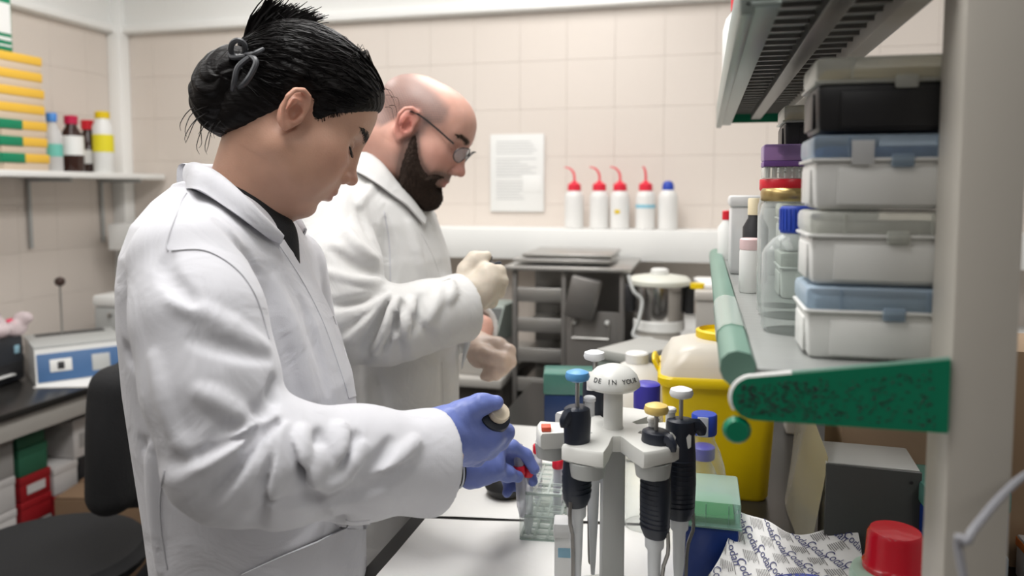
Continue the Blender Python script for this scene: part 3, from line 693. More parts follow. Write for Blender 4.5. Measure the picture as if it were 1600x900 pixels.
# ------------------------------------------------------------------ pipette stand
C0 = P(955, 950, 1.0); C0.z = BZ
def polar(a, r): return RT*(r*math.cos(R(a)))+Vector((-RT.y, RT.x, 0))*(r*math.sin(R(a)))
ST = thing('pipette_stand', 'white six-armed pipette carousel with mushroom knob on the bench', 'stand', C0, math.atan2(RT.y, RT.x))
M_car = mat('carousel_white', (0.66, 0.66, 0.63), 0.35); M_carg = mat('carousel_grey', (0.40, 0.41, 0.40), 0.4)
PZ = 0.238
def lobes(rmax, z0, z1, rmin=0.036):
    out = []
    for i in range(180):
        a = 2*math.pi*i/180; c = math.cos(6*a)       # lobes at 0,60,...
        t = min(1, max(0, (c+0.62)/0.55)); t = t*t*(3-2*t)
        out.append((math.cos(a)*(rmin+(rmax-rmin)*t), math.sin(a)*(rmin+(rmax-rmin)*t)))
    return out
L_ = lobes(0.098, 0, 0)
m = MB(); m.rings([[Vector((x*s, y*s, z)) for x, y in L_] for s, z in ((0.96, PZ-0.011), (1.0, PZ-0.008), (1.0, PZ+0.006), (0.975, PZ+0.009), (0.9, PZ+0.0092))])
obj('carousel_plate', m, M_car, ST)
for k in range(6):
    a = R(60*k)
    obj('arm_socket', MB().lathe([(0.010, -0.022), (0.02, -0.018), (0.022, -0.004), (0.022, 0)], (0.078*math.cos(a), 0.078*math.sin(a), PZ-0.010), 18), M_carg, ST)
obj('column', MB().box((0, 0, PZ/2-0.002), (0.029, 0.029, PZ), 0.003), M_carg, ST)
obj('base', MB().lathe([(0.085, 0), (0.088, 0.006), (0.08, 0.012), (0.03, 0.018), (0.016, 0.03)], n=36), M_car, ST)
obj('knob_stem', MB().lathe([(0.015, PZ+0.005), (0.0125, PZ+0.012), (0.0122, PZ+0.06)], n=20), M_car, ST)
kb = obj('knob', MB().lathe([(0.012, PZ+0.058), (0.029, PZ+0.06), (0.0338, PZ+0.064), (0.0338, PZ+0.068), (0.030, PZ+0.078), (0.022, PZ+0.086), (0.01, PZ+0.0905), (0.001, PZ+0.0915)], n=32), M_car, ST)
# handwriting round the knob
for k, chs in enumerate('DE IN YOUR'):
    if chs == ' ': continue
    a = R(-90-52+k*11.5); me = text_mesh(chs, 0.0085, 0.0002); me.materials.append(M_ink)
    rr, zz = 0.0314, PZ+0.0752
    Mx = Matrix.Translation((rr*math.cos(a), rr*math.sin(a), zz)) @ Matrix.Rotation(a+R(90), 4, 'Z') @ Matrix.Rotation(R(68), 4, 'X')
    me.transform(Mx); obj('lettering', me, None, kb)
obj('red_tag', MB().box((-0.086, -0.012, PZ+0.0125), (0.012, 0.016, 0.006), 0.001), mat('coral_tag', (0.72, 0.10, 0.05), 0.45), ST)

def pipette(label, ang, rad, btn, drop=0.0, grip=M_navy, rise=0.0, name='pipette', cap_col=None, top=0.052, low=0.095):
    a = R(ang); W = C0+polar(ang, rad); W.z = BZ+PZ+drop
    t = thing(name, label, 'pipette', W, math.atan2(RT.y, RT.x)+a, 'pipettes hanging in the stand')
    # local: +x points outwards from the stand
    g = MB()
    zz = [(top+0.002, 0.0125), (top, 0.0155), (top-0.012, 0.0165), (0.004, 0.015), (-0.02, 0.0165), (-low*0.55, 0.0175), (-low+0.01, 0.0165), (-low, 0.0125)]
    g.rings([[Vector((1.15*r*math.cos(q), 0.95*r*math.sin(q), z)) for q in (2*math.pi*i/20 for i in range(20))] for z, r in reversed(zz)])
    gp = obj('grip', g, grip, t)
    obj('finger_hook', MB().tube(resample([(0.01, 0, top-0.01), (0.018, 0, top-0.006), (0.024, 0, top-0.010), (0.026, 0, top-0.018)], 8), [0.007, 0.007, 0.006, 0.006, 0.005, 0.005, 0.004, 0.003], 8, flat=1.6), grip, gp)
    rb = MB()
    for i in range(int((low-0.035)/0.006)): rb.tube([(0.0185*math.cos(q), 0.0165*math.sin(q), -0.028-0.006*i) for q in (2*math.pi*k/16 for k in range(17))], 0.0011, 5)
    obj('grip_ribs', rb, grip, gp)
    obj('plunger_rod', MB().cyl((0, 0, top), (0, 0, top+0.026+rise), 0.0026, 10), M_steel, t)
    obj('plunger_button', MB().lathe([(0.006, top+0.022+rise), (0.0135, top+0.025+rise), (0.015, top+0.029+rise), (0.0135, top+0.034+rise), (0.007, top+0.0365+rise), (0.001, top+0.037+rise)], n=24), btn, t)
    obj('ejector_button', MB().lathe([(0.0062, top-0.01), (0.0062, top+0.007), (0.0075, top+0.008), (0.0075, top+0.012), (0.006, top+0.0135)], (-0.0125, 0.009, 0), 14), cap_col or M_wplas, t)
    obj('shaft', MB().lathe([(0.012, -low+0.002), (0.0115, -low-0.013), (0.0085, -low-0.017), (0.0072, -low-0.06), (0.004, -0.205), (0.0028, -0.222)], n=16), mat('pipette_shaft', (0.58, 0.60, 0.62), 0.35), t)
    obj('ejector_arm', MB().tube(resample([(0.017, 0.004, -low+0.01), (0.018, 0.004, -low-0.015), (0.011, 0.003, -low-0.04), (0.0092, 0.002, -0.2), (0.0075, 0, -0.21)], 12), 0.0024, 6), M_dsteel, t)
    return t
M_bbtn = mat('sky_blue_button', (0.10, 0.32, 0.62), 0.4); M_ybtn = mat('yellow_button', (0.72, 0.52, 0.16), 0.4); M_wbtn = mat('white_button', (0.75, 0.76, 0.78), 0.4)
pipette('black pipette with sky blue button on the near left arm of the stand', 227, 0.074, M_bbtn, 0.0, rise=0.010, cap_col=M_wbtn, top=0.050, low=0.070)
pipette('black pipette with white button at the back left of the stand', 104, 0.070, M_wbtn, 0.002, rise=0.004, low=0.075)
pipette('black pipette with yellow button on the near right arm of the stand', 308, 0.072, M_ybtn, 0.0, rise=-0.002, top=0.022, low=0.108)
pipette('black pipette with white button on the right arm of the stand', 352, 0.085, M_wbtn, 0.0, rise=0.006, top=0.022, low=0.105)

# ------------------------------------------------------------------ tubes in a clear rack
rkp = atZ(822, 842, BZ)
fr = atZ(808, 842, BZ); fr2 = atZ(872, 845, BZ)
RW, RD, RH = 0.062, 0.13, 0.078
tr = thing('tube_rack', 'clear plastic tube rack in front of the gloved left hand', 'rack', (fr.x+RW/2+0.002, fr.y+RD/2, BZ), R(4))
M_rackp = clear('rack_plastic', (0.93, 0.95, 0.94), 0.17, 0.12, (0.62, 0.68, 0.65))
holes = [(i, j) for i in range(3) for j in range(6)]
def grid_plate(z, th):
    m = MB()
    for i in range(4): m.box((-RW/2+RW*i/3, 0, z), (0.0035, RD, th))
    for j in range(7): m.box((0, -RD/2+RD*j/6, z), (RW, 0.0035, th))
    return m
for z in (RH-0.002, RH*0.5, 0.006): obj('grid_plate', grid_plate(z, 0.003), M_rackp, tr)
for y in (-RD/2, RD/2):
    obj('end_panel', MB().box((0, y, RH/2), (RW+0.004, 0.003, RH), 0.001), M_rackp, tr)
    obj('end_rail', MB().box((0, y, RH*0.5), (RW+0.005, 0.005, 0.004), 0.001), M_rackp, tr); obj('end_rail', MB().box((0, y, RH-0.001), (RW+0.005, 0.005, 0.004), 0.001), M_rackp, tr)
obj('base_grid', grid_plate(0.0015, 0.003), mat('rack_base_green', (0.34, 0.42, 0.38), 0.4), tr)
M_tube = clear('tube_plastic', (0.88, 0.88, 0.92), 0.34, 0.2, (0.66, 0.66, 0.72))
M_cap = mat('tube_cap_red', (0.70, 0.015, 0.04), 0.35)
def tube(label, loc, tilt=None, name='sample_tube', h=0.1):
    t = thing(name, label, 'tube', loc, 0, 'red-capped tubes')
    obj('body', MB().lathe([(0.001, 0.0), (0.004, 0.003), (0.0068, 0.018), (0.0074, 0.02), (0.0074, h)], n=16), M_tube, t)
    c = obj('cap', MB().lathe([(0.0088, h-0.004), (0.0092, h-0.003), (0.0092, h+0.009), (0.0082, h+0.0105), (0.001, h+0.0105)], n=18), M_cap, t)
    if tilt: t.rotation_euler = tilt
    return t
def rackpos(i, j, z=0.004): return tr.matrix_basis @ Vector((-RW/2+RW*(i+0.5)/3, -RD/2+RD*(j+0.5)/6, z))
tr.matrix_basis  # noqa
from mathutils import Euler
def rk_w(i, j, z=0.004):
    M = Matrix.Translation(tr.location) @ tr.rotation_euler.to_matrix().to_4x4()
    return M @ Vector((-RW/2+RW*(i+0.5)/3, -RD/2+RD*(j+0.5)/6, z))
tube('red-capped tube in the near left corner of the clear rack', rk_w(0, 0))
tube('red-capped tube at the near right of the clear rack', rk_w(2, 2))
tube('red-capped tube just behind the near right one in the rack', rk_w(2, 3))
tube('red-capped tube at the back left of the rack, behind the fingers', rk_w(0, 5))
tube('red-capped tube at the back right of the rack', rk_w(2, 5))
# small translucent box near the frame's bottom edge
b = atZ(884, 930, BZ)
t = thing('coverslip_box', 'small frosted box with pale blue label left of the stand column', 'box', (b.x, b.y+0.01, BZ), R(8))
obj('body', MB().box((0, 0, 0.045), (0.034, 0.03, 0.09), 0.003), M_frost, t); obj('lid', MB().box((0, 0, 0.092), (0.037, 0.033, 0.02), 0.003), M_frost, t)
obj('label', MB().box((0.001, -0.0155, 0.062), (0.026, 0.001, 0.013)), mat('label_blue', (0.22, 0.40, 0.52), 0.6), t)
# black rubber bulb by the left hand
b = atZ(786, 780, BZ)
tag(obj('rubber_bulb', MB().lathe([(0.015, 0), (0.03, 0.004), (0.038, 0.018), (0.034, 0.034), (0.022, 0.044), (0.008, 0.047)], (b.x, b.y+0.02, BZ+0.001), 26, sx=1.1), mat('black_rubber', (0.012, 0.012, 0.012), 0.5)), 'black rounded rubber pad lying under the gloved left hand', 'pad')

# ------------------------------------------------------------------ right half of the bench
# blue tip box in front
b = atZ(1096, 925, BZ)
t = thing('tip_box', 'large dark blue tip box with clear green-tinted lid beside the pipette stand', 'box', (b.x+0.004, b.y+0.055, BZ), R(0))
M_dblue = mat('deep_blue_box', (0.008, 0.035, 0.20), 0.3)
obj('body', MB().box((0, 0, 0.045), (0.088, 0.105, 0.09), 0.004, taper=0.94), M_dblue, t)
obj('tip_tray', MB().box((0, 0, 0.096), (0.076, 0.09, 0.014), 0.002), mat('leaf_green', (0.12, 0.36, 0.14), 0.5), t)
obj('lid', MB().box((0, 0, 0.11), (0.092, 0.109, 0.036), 0.004), clear('aqua_lid', (0.72, 0.88, 0.84), 0.34, 0.2, (0.42, 0.56, 0.5)), t)
obj('lid_rim', MB().box((0, 0, 0.0925), (0.095, 0.112, 0.003), 0.001), MATS['aqua_lid'], t)
for x in (-0.03, 0.0, 0.03): obj('lid_rib', MB().box((x, -0.0555, 0.11), (0.0015, 0.0015, 0.03)), MATS['aqua_lid'], t)
# glass bottle with blue cap
b = atZ(1097, 845, BZ)
jar('glass_bottle', 'glass bottle with taped blue cap between stand and yellow bin', (b.x, b.y, BZ), gl(0.034, 0.11, 0.016, 0.180), M_glass,
    [(0.0185, 0.172), (0.0195, 0.174), (0.0195, 0.202), (0.018, 0.204)], M_blue, liquid=(gl(0.034, 0.055, 0.033, 0.056), clear('straw_liquid', (0.9, 0.84, 0.55), 0.15, 0.1)), lab=(0.0198, 0.163, 0.189, M_white) if False else None)
t_ = bpy.data.objects['glass_bottle.001'] if 'glass_bottle.001' in bpy.data.objects else None
if t_: obj('cap_tape', MB().box((-0.002, -0.0192, 0.188), (0.016, 0.002, 0.03), 0.0005), M_frost, t_)
b = atZ(1092, 815, BZ)
jar('reagent_bottle', 'small clear bottle with violet cap seen through the taped glass bottle', (b.x+0.005, b.y+0.03, BZ), gl(0.026, 0.06, 0.012, 0.105), M_glass, [(0.0185, 0.098), (0.0195, 0.10), (0.0195, 0.118), (0.017, 0.12)], mat('violet_cap', (0.06, 0.05, 0.42), 0.4))
b = atZ(1006, 833, BZ)
jar('glass_bottle', 'tall glass bottle with violet-blue cap behind the stand column', (b.x, b.y+0.03, BZ), gl(0.036, 0.14, 0.017, 0.205), M_glass, [(0.0205, 0.196), (0.0215, 0.198), (0.0215, 0.236), (0.019, 0.238)], mat('violet_cap', (0.06, 0.05, 0.42), 0.4))
# white jug
b = atZ(1012, 725, BZ)
jar('plastic_jug', 'rounded white plastic jug left of the yellow bin', (b.x-0.03, b.y+0.075, BZ), [(0.07, 0), (0.085, 0.01), (0.088, 0.07), (0.082, 0.12), (0.062, 0.16), (0.034, 0.185), (0.022, 0.19), (0.022, 0.195)], mat('milky_plastic', (0.62, 0.60, 0.56), 0.4),
    [(0.024, 0.19), (0.024, 0.208), (0.021, 0.211)], M_wplas, 'jug')
# teal tip box behind stand
b = atZ(884, 662, BZ)
t = thing('tip_box', 'navy tip box with teal lid far behind the pipette stand', 'box', (b.x+0.01, b.y, BZ), R(10))
obj('body', MB().box((0, 0, 0.04), (0.12, 0.085, 0.08), 0.004), mat('navy_box', (0.01, 0.03, 0.10), 0.35), t)
obj('lid', MB().box((0, 0, 0.105), (0.124, 0.089, 0.05), 0.005), clear('teal_lid', (0.35, 0.62, 0.55), 0.55, 0.2, (0.12, 0.30, 0.25)), t)

# yellow sharps bin
b = atZ(1118, 783, BZ)
YB0 = Vector((b.x-0.002, b.y+0.095, BZ))
bn = thing('sharps_bin', 'yellow sharps bin with translucent lid and yellow hatch', 'bin', YB0, R(3))
def rrect(w, d, r, n=6):
    out = []
    for cx, cy, a0 in ((w/2-r, d/2-r, 0), (-w/2+r, d/2-r, 90), (-w/2+r, -d/2+r, 180), (w/2-r, -d/2+r, 270)):
        for i in range(n+1): a = R(a0+90*i/n); out.append((cx+r*math.cos(a), cy+r*math.sin(a)))
    return out
def rloft(secs): return MB().rings([[Vector((x, y, z)) for x, y in rrect(w_, d_, r_)] for w_, d_, r_, z in secs])
obj('body', rloft([(0.17, 0.165, 0.02, 0), (0.178, 0.172, 0.022, 0.006), (0.2, 0.19, 0.022, 0.21)]), M_yel, bn)
obj('rim', rloft([(0.212, 0.202, 0.026, 0.202), (0.214, 0.204, 0.026, 0.206), (0.214, 0.204, 0.026, 0.216), (0.208, 0.198, 0.026, 0.22)]), M_yel, bn)
M_blid = clear('bin_lid', (0.88, 0.82, 0.7), 0.7, 0.3, (0.72, 0.68, 0.6))
obj('lid', rloft([(0.204, 0.194, 0.026, 0.219), (0.196, 0.186, 0.03, 0.235), (0.165, 0.16, 0.035, 0.262), (0.12, 0.12, 0.04, 0.272), (0.1, 0.1, 0.045, 0.2735)]), M_blid, bn)
ht = obj('hatch', MB().lathe([(0.05, 0.271), (0.052, 0.274), (0.052, 0.286), (0.046, 0.289), (0.044, 0.281), (0.002, 0.281)], (0.015, 0.02, 0), 32), M_yel, bn)
obj('hatch_tab', MB().box((0.03, 0.005, 0.286), (0.02, 0.012, 0.009), 0.002), M_yel, ht)
for s in (-1, 1):
    obj('carry_lug', MB().tube(resample([(s*0.104, -0.02, 0.212), (s*0.114, -0.02, 0.232), (s*0.112, 0.01, 0.24), (s*0.104, 0.03, 0.214)], 10), 0.004, 8), M_yel, bn)

# grey power supply with plastic sleeve on its flank
ia = Vector((0.172, 1.09, BZ)); 
ps = thing('power_supply', 'dark grey metal instrument under the green shelf end', 'instrument', (ia.x+0.058, ia.y+0.05, BZ), R(-3))
M_pgrey = mat('dark_grey_paint', (0.055, 0.057, 0.055), 0.45); M_lgrey = mat('light_grey_paint', (0.40, 0.40, 0.38), 0.45, var=0.05)
obj('front_panel', MB().box((0, -0.048, 0.09), (0.118, 0.006, 0.178), 0.002), M_pgrey, ps)
obj('housing', MB().box((0, 0.003, 0.09), (0.116, 0.095, 0.18), 0.003), M_lgrey, ps)
obj('screw', MB().lathe([(0.002, 0), (0.0022, 0.001)], (0.046, -0.0515, 0.165), 10, (0, -1, 0)), M_dark, ps)
g = [[Vector((0.150+0.02*v-0.004*math.sin(u*3.1)*math.sin(v*3)-0.002*math.sin(9*u+5*v), 1.10+0.30*u, BZ+0.003+0.182*v+0.045*u*v+0.006*math.sin(4*u)*v)) for v in (i/10 for i in range(11))] for u in (i/14 for i in range(15))]
ds = thing('document_sleeve', 'cloudy plastic document sleeve leaning beside the dark grey instrument', 'sleeve', (0.15, 1.25, BZ))
obj('sleeve_film', MB().sheet(g, 0.0006), clear('cloudy_sleeve', (0.85, 0.82, 0.72), 0.55, 0.15, (0.46, 0.43, 0.35)), ds, world=True)
g2 = [[p+Vector((0.002, 0, 0)) for p in r[1:9]] for r in g[2:11]]
obj('sheet', MB().sheet(g2, 0.0004), mat('yellowed_paper', (0.5, 0.43, 0.28), 0.8, var=0.15, vscale=30), ds, world=True)
# tan carton under the shelf further back
pt = P(1300, 740, 1.62)
t = thing('carton', 'tan carton standing on the bench behind the grey instrument', 'box', (0.44, 1.31, BZ))
obj('body', MB().box((0, 0, 0.16), (0.46, 0.16, 0.32), 0.004), mat('tan_card', (0.36, 0.25, 0.16), 0.8, var=0.06), t); obj('tape', MB().box((0, -0.0808, 0.16), (0.06, 0.001, 0.318)), mat('brown_tape2', (0.3, 0.2, 0.12), 0.4), t)
# blue tip boxes stacked behind the post
pt = P(1458, 860, 1.0)
for k, (lab, m1, m2) in enumerate((('dark blue tip box below the teal-lidded one by the post', M_dblue, 'bluish_lid'), ('upper tip box with teal lid next to the beige post', M_dblue, 'teal_lid'))):
    t = thing('tip_box', lab, 'box', (pt.x+0.035, pt.y+0.04, BZ+0.085*k), R(2), 'tip boxes by the beige post')
    obj('body', MB().box((0, 0, 0.027), (0.1, 0.085, 0.054), 0.004), m1, t); obj('lid', MB().box((0, 0, 0.069), (0.104, 0.089, 0.03), 0.005), MATS[m2], t)
# jar with red lid
pj = P(1398, 860, 0.86)
jar('plastic_jar', 'pale green jar with red screw lid at the lower right', (pj.x, pj.y, BZ), [(0.04, 0), (0.044, 0.005), (0.046, 0.115), (0.044, 0.122), (0.033, 0.126)], mat('pale_green_plastic', (0.42, 0.58, 0.48), 0.45),
    [(0.033, 0.124), (0.0335, 0.132), (0.0305, 0.136), (0.029, 0.166), (0.026, 0.171), (0.001, 0.172)], mat('red_lid_translucent', (0.55, 0.005, 0.02), 0.25, coat=0.3), 'jar')
# printed wrapper
M_foil = mat('wrapper_paper', (0.74, 0.73, 0.72), 0.45, bump=(14, 0.25))
wr = thing('paper_wrapper', 'crumpled white printed glove wrapper in front of the grey instrument', 'wrapper', P(1230, 870, 0.99)*1.0)
wr.location.z = BZ
WTOP = resample([P(1153, 796, 1.085), P(1192, 812, 1.075), P(1232, 831, 1.05), P(1288, 826, 1.06), P(1340, 819, 1.05)], 41)
WBOT = resample([P(1080, 952, 0.975), P(1150, 958, 0.955), P(1215, 960, 0.955), P(1280, 960, 0.955), P(1345, 955, 0.96)], 41)
def wrap(u, v):           # u: left-right, v: bottom-top
    def cr(q, u):
        i = min(int(u*40), 39); return q[i].lerp(q[i+1], u*40-i)
    p = cr(WBOT, u).lerp(cr(WTOP, u), v)
    p += -FW*0.012*math.sin(math.pi*v)*(0.6+0.5*math.sin(5*u+1.0))+UP*0.003*math.sin(11*u+4*v)+FW*0.004*math.sin(8*v+6*u)
    p.z = max(p.z, BZ+0.002); return p
N_ = 40
G = [[wrap(i/N_, j/24) for i in range(N_+1)] for j in range(25)]
obj('wrapper_sheet', MB().sheet(G, 0.0006), M_foil, wr, world=True)
def wrap_n(u, v):
    e = 0.02; a = wrap(min(1, u+e), v)-wrap(max(0, u-e), v); b_ = wrap(u, min(1, v+e))-wrap(u, max(0, v-e)); n = a.cross(b_).normalized()
    if n.dot(FW) > 0: n = -n
    return a.normalized(), b_.normalized(), n
def print_on(me, u, v, su, sv, rot):
    """lay a flat lettering mesh onto the wrapper surface"""
    for vt in me.vertices:
        x, y = vt.co.x, vt.co.y
        xr, yr = x*math.cos(rot)-y*math.sin(rot), x*math.sin(rot)+y*math.cos(rot)
        uu, vv = u+xr/su, v+yr/sv
        fu, fv = min(max(uu, 0), 1), min(max(vv, 0), 1)
        i = min(int(fu*N_), N_-1); j = min(int(fv*24), 23); a, b2 = fu*N_-i, fv*24-j
        p = (G[j][i]*(1-a)+G[j][i+1]*a)*(1-b2)+(G[j+1][i]*(1-a)+G[j+1][i+1]*a)*b2
        vt.co = p+wrap_n(fu, fv)[2]*(0.0012+0.0004*(vt.co.z > 0))
    return me
M_pblue = mat('print_navy', (0.05, 0.055, 0.16), 0.6); M_pg = mat('print_grey', (0.22, 0.21, 0.21), 0.7); M_plogo = mat('print_blue', (0.12, 0.15, 0.5), 0.6)
SU, SV = 0.19, 0.15
for r_ in range(5):
    for c_ in range(4):
        u = 0.08+0.25*c_+(0.12 if r_ % 2 else 0.0); v = 0.96-0.155*r_
        if u > 0.97 or v < 0.3: continue
        me = text_mesh('Codan', 0.0155, 0.0); me.materials.append(M_pblue)
        obj('lettering', print_on(me, u, v-0.03, SU, SV, R(-55)), None, wr, world=True)
        m = MB()
        for k in range(8):
            L = 0.016*(0.65+0.35*((k*37) % 10)/10)
            m.box((0, 0, 0), (0.0001, 0.0001, 0.0001)) if False else None
            x0 = -0.022+0.0026*k
            m.prism([(x0, 0.008), (x0+0.0009, 0.008), (x0+0.0009+L*0.5, 0.008-L), (x0+L*0.5, 0.008-L)], 0, 0.00002)
        me = m.mesh('print_lines', 0); me.materials.append(M_pg)
        obj('print_lines', print_on(me, u-0.07, v-0.035, SU, SV, 0), None, wr, world=True)
for v0, w0 in ((0.42, 0.034), (0.34, 0.044)):
    m = MB(); m.prism([(w0*math.cos(q), 0.0035*math.sin(q)+0.004*math.cos(q/1.0)*0.2) for q in (2*math.pi*i/24 for i in range(24))], 0, 0.00002)
    me = m.mesh('logo_stroke', 0); me.materials.append(M_plogo); obj('logo_stroke', print_on(me, 0.56, v0, SU, SV, R(-4)), None, wr, world=True)

# things past the post, at the right edge
b = P(1597, 850, 0.86)
tag(obj('foil_roll', MB().lathe([(0.02, -0.05), (0.022, -0.048), (0.022, 0.048), (0.02, 0.05)], (b.x+0.03, b.y, BZ+0.023), 16, (0.2, 1, 0)), mat('foil_silver', (0.8, 0.8, 0.8), 0.2, 1.0, bump=(60, 0.5))), 'silver foil roll on the bench past the beige post', 'foil')
b = P(1600, 820, 1.05)
t = thing('orange_box', 'small orange and white box past the beige post', 'box', (b.x+0.07, b.y+0.02, BZ), 0)
obj('body', MB().box((0, 0, 0.03), (0.12, 0.06, 0.06), 0.003), M_wcard, t); obj('band', MB().box((0, 0, 0.05), (0.122, 0.062, 0.012), 0.001), mat('orange_band', (0.75, 0.2, 0.03), 0.5), t)
cab = [P(1498, 960, 0.50), P(1505, 900, 0.50), P(1512, 845, 0.50), P(1535, 810, 0.51), P(1570, 770, 0.53), P(1604, 742, 0.55), P(1660, 720, 0.6), P(1720, 760, 0.68)]
e_ = cab[-1].copy(); e_.z = BZ+0.003
st_ = P(1490, 1000, 0.5)
tag(obj('power_cable', MB().tube(resample([Vector((0.2, 0.47, BZ+0.004)), Vector((0.205, 0.47, 0.99))]+cab[1:], 60), 0.0028, 8), mat('grey_cable', (0.22, 0.22, 0.24), 0.5)), 'grey cable hanging in front of the beige post', 'cable')

# ------------------------------------------------------------------ back of the room
def grey_unit(name, label, cat, x0, x1, y0, y1, z, m=M_lam): 
    return thing(name, label, cat, ((x0+x1)/2, (y0+y1)/2, 0)), (x1-x0, y1-y0, z)
# low drawer bench behind the man
bb, sz = grey_unit('drawer_bench', 'low grey drawer bench against the back wall behind the man', 'bench', -1.75, -0.66, 2.5, 3.18, 0.80)
obj('worktop', MB().box((0, 0, 0.80-0.015), (sz[0], sz[1], 0.03), 0.003), M_lam, bb); obj('carcass', MB().box((0, 0.02, 0.385), (sz[0]-0.02, sz[1]-0.06, 0.77), 0.002), mat('brown_grey_carcass', (0.11, 0.1, 0.09), 0.6), bb)
for i in range(3):
    for j in range(3):
        d = obj('drawer', MB().box((-0.36+0.36*i, -sz[1]/2+0.012, 0.62-0.235*j), (0.35, 0.02, 0.2), 0.003), mat('brown_grey_front', (0.2, 0.19, 0.175), 0.5), bb)
        obj('handle', MB().box((-0.36+0.36*i, -sz[1]/2-0.006, 0.68-0.235*j), (0.14, 0.016, 0.012), 0.003), M_dark, d)
t = thing('control_unit', 'grey bench instrument with sloping dark keypad behind the man\'s hand', 'instrument', (-0.775, 2.66, 0.80), R(-8))
obj('body', MB().box((0, 0, 0.06), (0.2, 0.22, 0.12), 0.006), M_lam, t)
obj('top', MB().prism([(-0.11, 0.12), (0.11, 0.12), (0.11, 0.24), (-0.02, 0.24)], -0.1, 0.1, Matrix(((0, 0, 1, 0), (1, 0, 0, 0), (0, 1, 0, 0), (0, 0, 0, 1)))), mat('grey_green_case', (0.30, 0.34, 0.31), 0.5), t)
kp = obj('keypad', MB().box((0, -0.067, 0.178), (0.19, 0.004, 0.13), 0.002, M=Matrix.Translation((0, -0.067, 0.178)) @ Matrix.Rotation(R(-37), 4, 'X') @ Matrix.Translation((0, 0.067, -0.178))), M_pgrey, t)
# stainless rack with slats
rx0, rx1, ry0, rz1 = -0.635, -0.25, 2.56, 1.2
sr = thing('steel_rack', 'stainless steel rack with slots and trays beside the pressure cooker', 'rack', ((rx0+rx1)/2, ry0+0.2, 0))
def sp(n, mb, m, par=sr): return obj(n, mb, m, par, world=True)
xm = -0.455
for x in (rx0+0.008, xm, rx1-0.008): sp('upright', MB().box((x, ry0+0.01, rz1/2-0.01), (0.016, 0.02, rz1-0.03), 0.002), M_dsteel)
sp('back_panel', MB().box(((rx0+rx1)/2, ry0+0.38, rz1/2), (rx1-rx0, 0.01, rz1-0.05)), M_dsteel)
for k in range(6):
    z = 1.09-0.105*k
    sp('tray_slat', MB().box(((rx0+xm)/2, ry0+0.012, z), (xm-rx0-0.016, 0.014, 0.05), 0.003), M_steel)
    sp('tray', MB().box(((rx0+xm)/2, ry0+0.19, z-0.02), (xm-rx0-0.02, 0.34, 0.006)), M_steel)
for k in range(2): sp('tray_slat', MB().box(((rx0+xm)/2, ry0+0.012, 0.42-0.16*k), (xm-rx0-0.016, 0.014, 0.11), 0.003), M_steel)
pn = sp('side_panel', MB().box(((xm+rx1)/2, ry0+0.008, 0.56), (rx1-xm-0.016, 0.014, 0.96), 0.003), M_dsteel)
hz = atY(900, 502, ry0).z
for x in (xm+0.04, rx1-0.055): sp('handle_boss', MB().lathe([(0.008, 0), (0.009, 0.012), (0.005, 0.018)], (x, ry0, hz), 12, (0, -1, 0)), M_wplas, pn)
sp('handle', MB().tube([(xm+0.03, ry0-0.008, hz), (xm+0.03, ry0-0.008, hz-0.055), (rx1-0.05, ry0-0.008, hz-0.055), (rx1-0.05, ry0-0.008, hz)], 0.0035, 6), M_steel, pn)
sp('top_plate', MB().box(((rx0+rx1)/2, ry0+0.18, rz1-0.016), (rx1-rx0+0.05, 0.42, 0.014), 0.003), M_steel)
for k in range(2):
    tag(obj('steel_tray', MB().box((-0.47+0.02*k, ry0+0.17, rz1+0.008+0.018*k), (0.34-0.03*k, 0.3, 0.014), 0.004), M_steel), ('lower' if k == 0 else 'upper')+' shallow steel tray on top of the slotted rack', 'tray', 'steel trays on the rack')
tag(obj('steel_basket', MB().box((-0.385, ry0-0.028, 1.09), (0.1, 0.045, 0.14), 0.008, M=Matrix.Translation((-0.385, ry0, 1.09)) @ Matrix.Rotation(R(12), 4, 'Y') @ Matrix.Translation((0.385, -ry0, -1.09))), M_dsteel), 'dented steel basket hanging on the front of the slotted rack', 'basket')
# right back bench with cooker and freezer unit
rb, sz = grey_unit('side_bench', 'dark bench with white top at the back right holding the pressure cooker', 'bench', -0.22, 1.3, 2.3, 3.18, 0.95)
obj('worktop', MB().box((0, 0, 0.935), (sz[0], sz[1], 0.03), 0.003), M_white, rb); obj('carcass', MB().box((0, 0.02, 0.46), (sz[0]-0.02, sz[1]-0.06, 0.92), 0.002), mat('dark_blue_carcass', (0.012, 0.016, 0.03), 0.5), rb)
for i in range(3): obj('door', MB().box((-0.5+0.5*i, -sz[1]/2+0.012, 0.48), (0.48, 0.02, 0.84), 0.003), M_pgrey, rb)
pk = atY(1030, 470, 2.5)
ck = thing('pressure_cooker', 'steel pressure cooker with pale lid on the back bench', 'cooker', (pk.x, 2.5, 0.95))
obj('foot', MB().lathe([(0.065, 0), (0.07, 0.004), (0.068, 0.05), (0.075, 0.055)], n=28), M_lam, ck)
obj('base_ring', MB().lathe([(0.078, 0.052), (0.082, 0.056), (0.082, 0.082), (0.078, 0.086)], n=28), M_wplas, ck)
obj('pot', MB().lathe([(0.078, 0.086), (0.08, 0.09), (0.08, 0.196), (0.086, 0.2)], n=28), mat('polished_steel', (0.55, 0.53, 0.51), 0.18, 0.95), ck)
ld = obj('lid', MB().lathe([(0.092, 0.196), (0.1, 0.2), (0.1, 0.212), (0.09, 0.222), (0.04, 0.23), (0.001, 0.231)], n=28), mat('pale_lid', (0.62, 0.62, 0.55), 0.4), ck)
obj('lid_knob', MB().lathe([(0.028, 0.228), (0.03, 0.232), (0.028, 0.246), (0.02, 0.249)], n=18), M_wplas, ld)
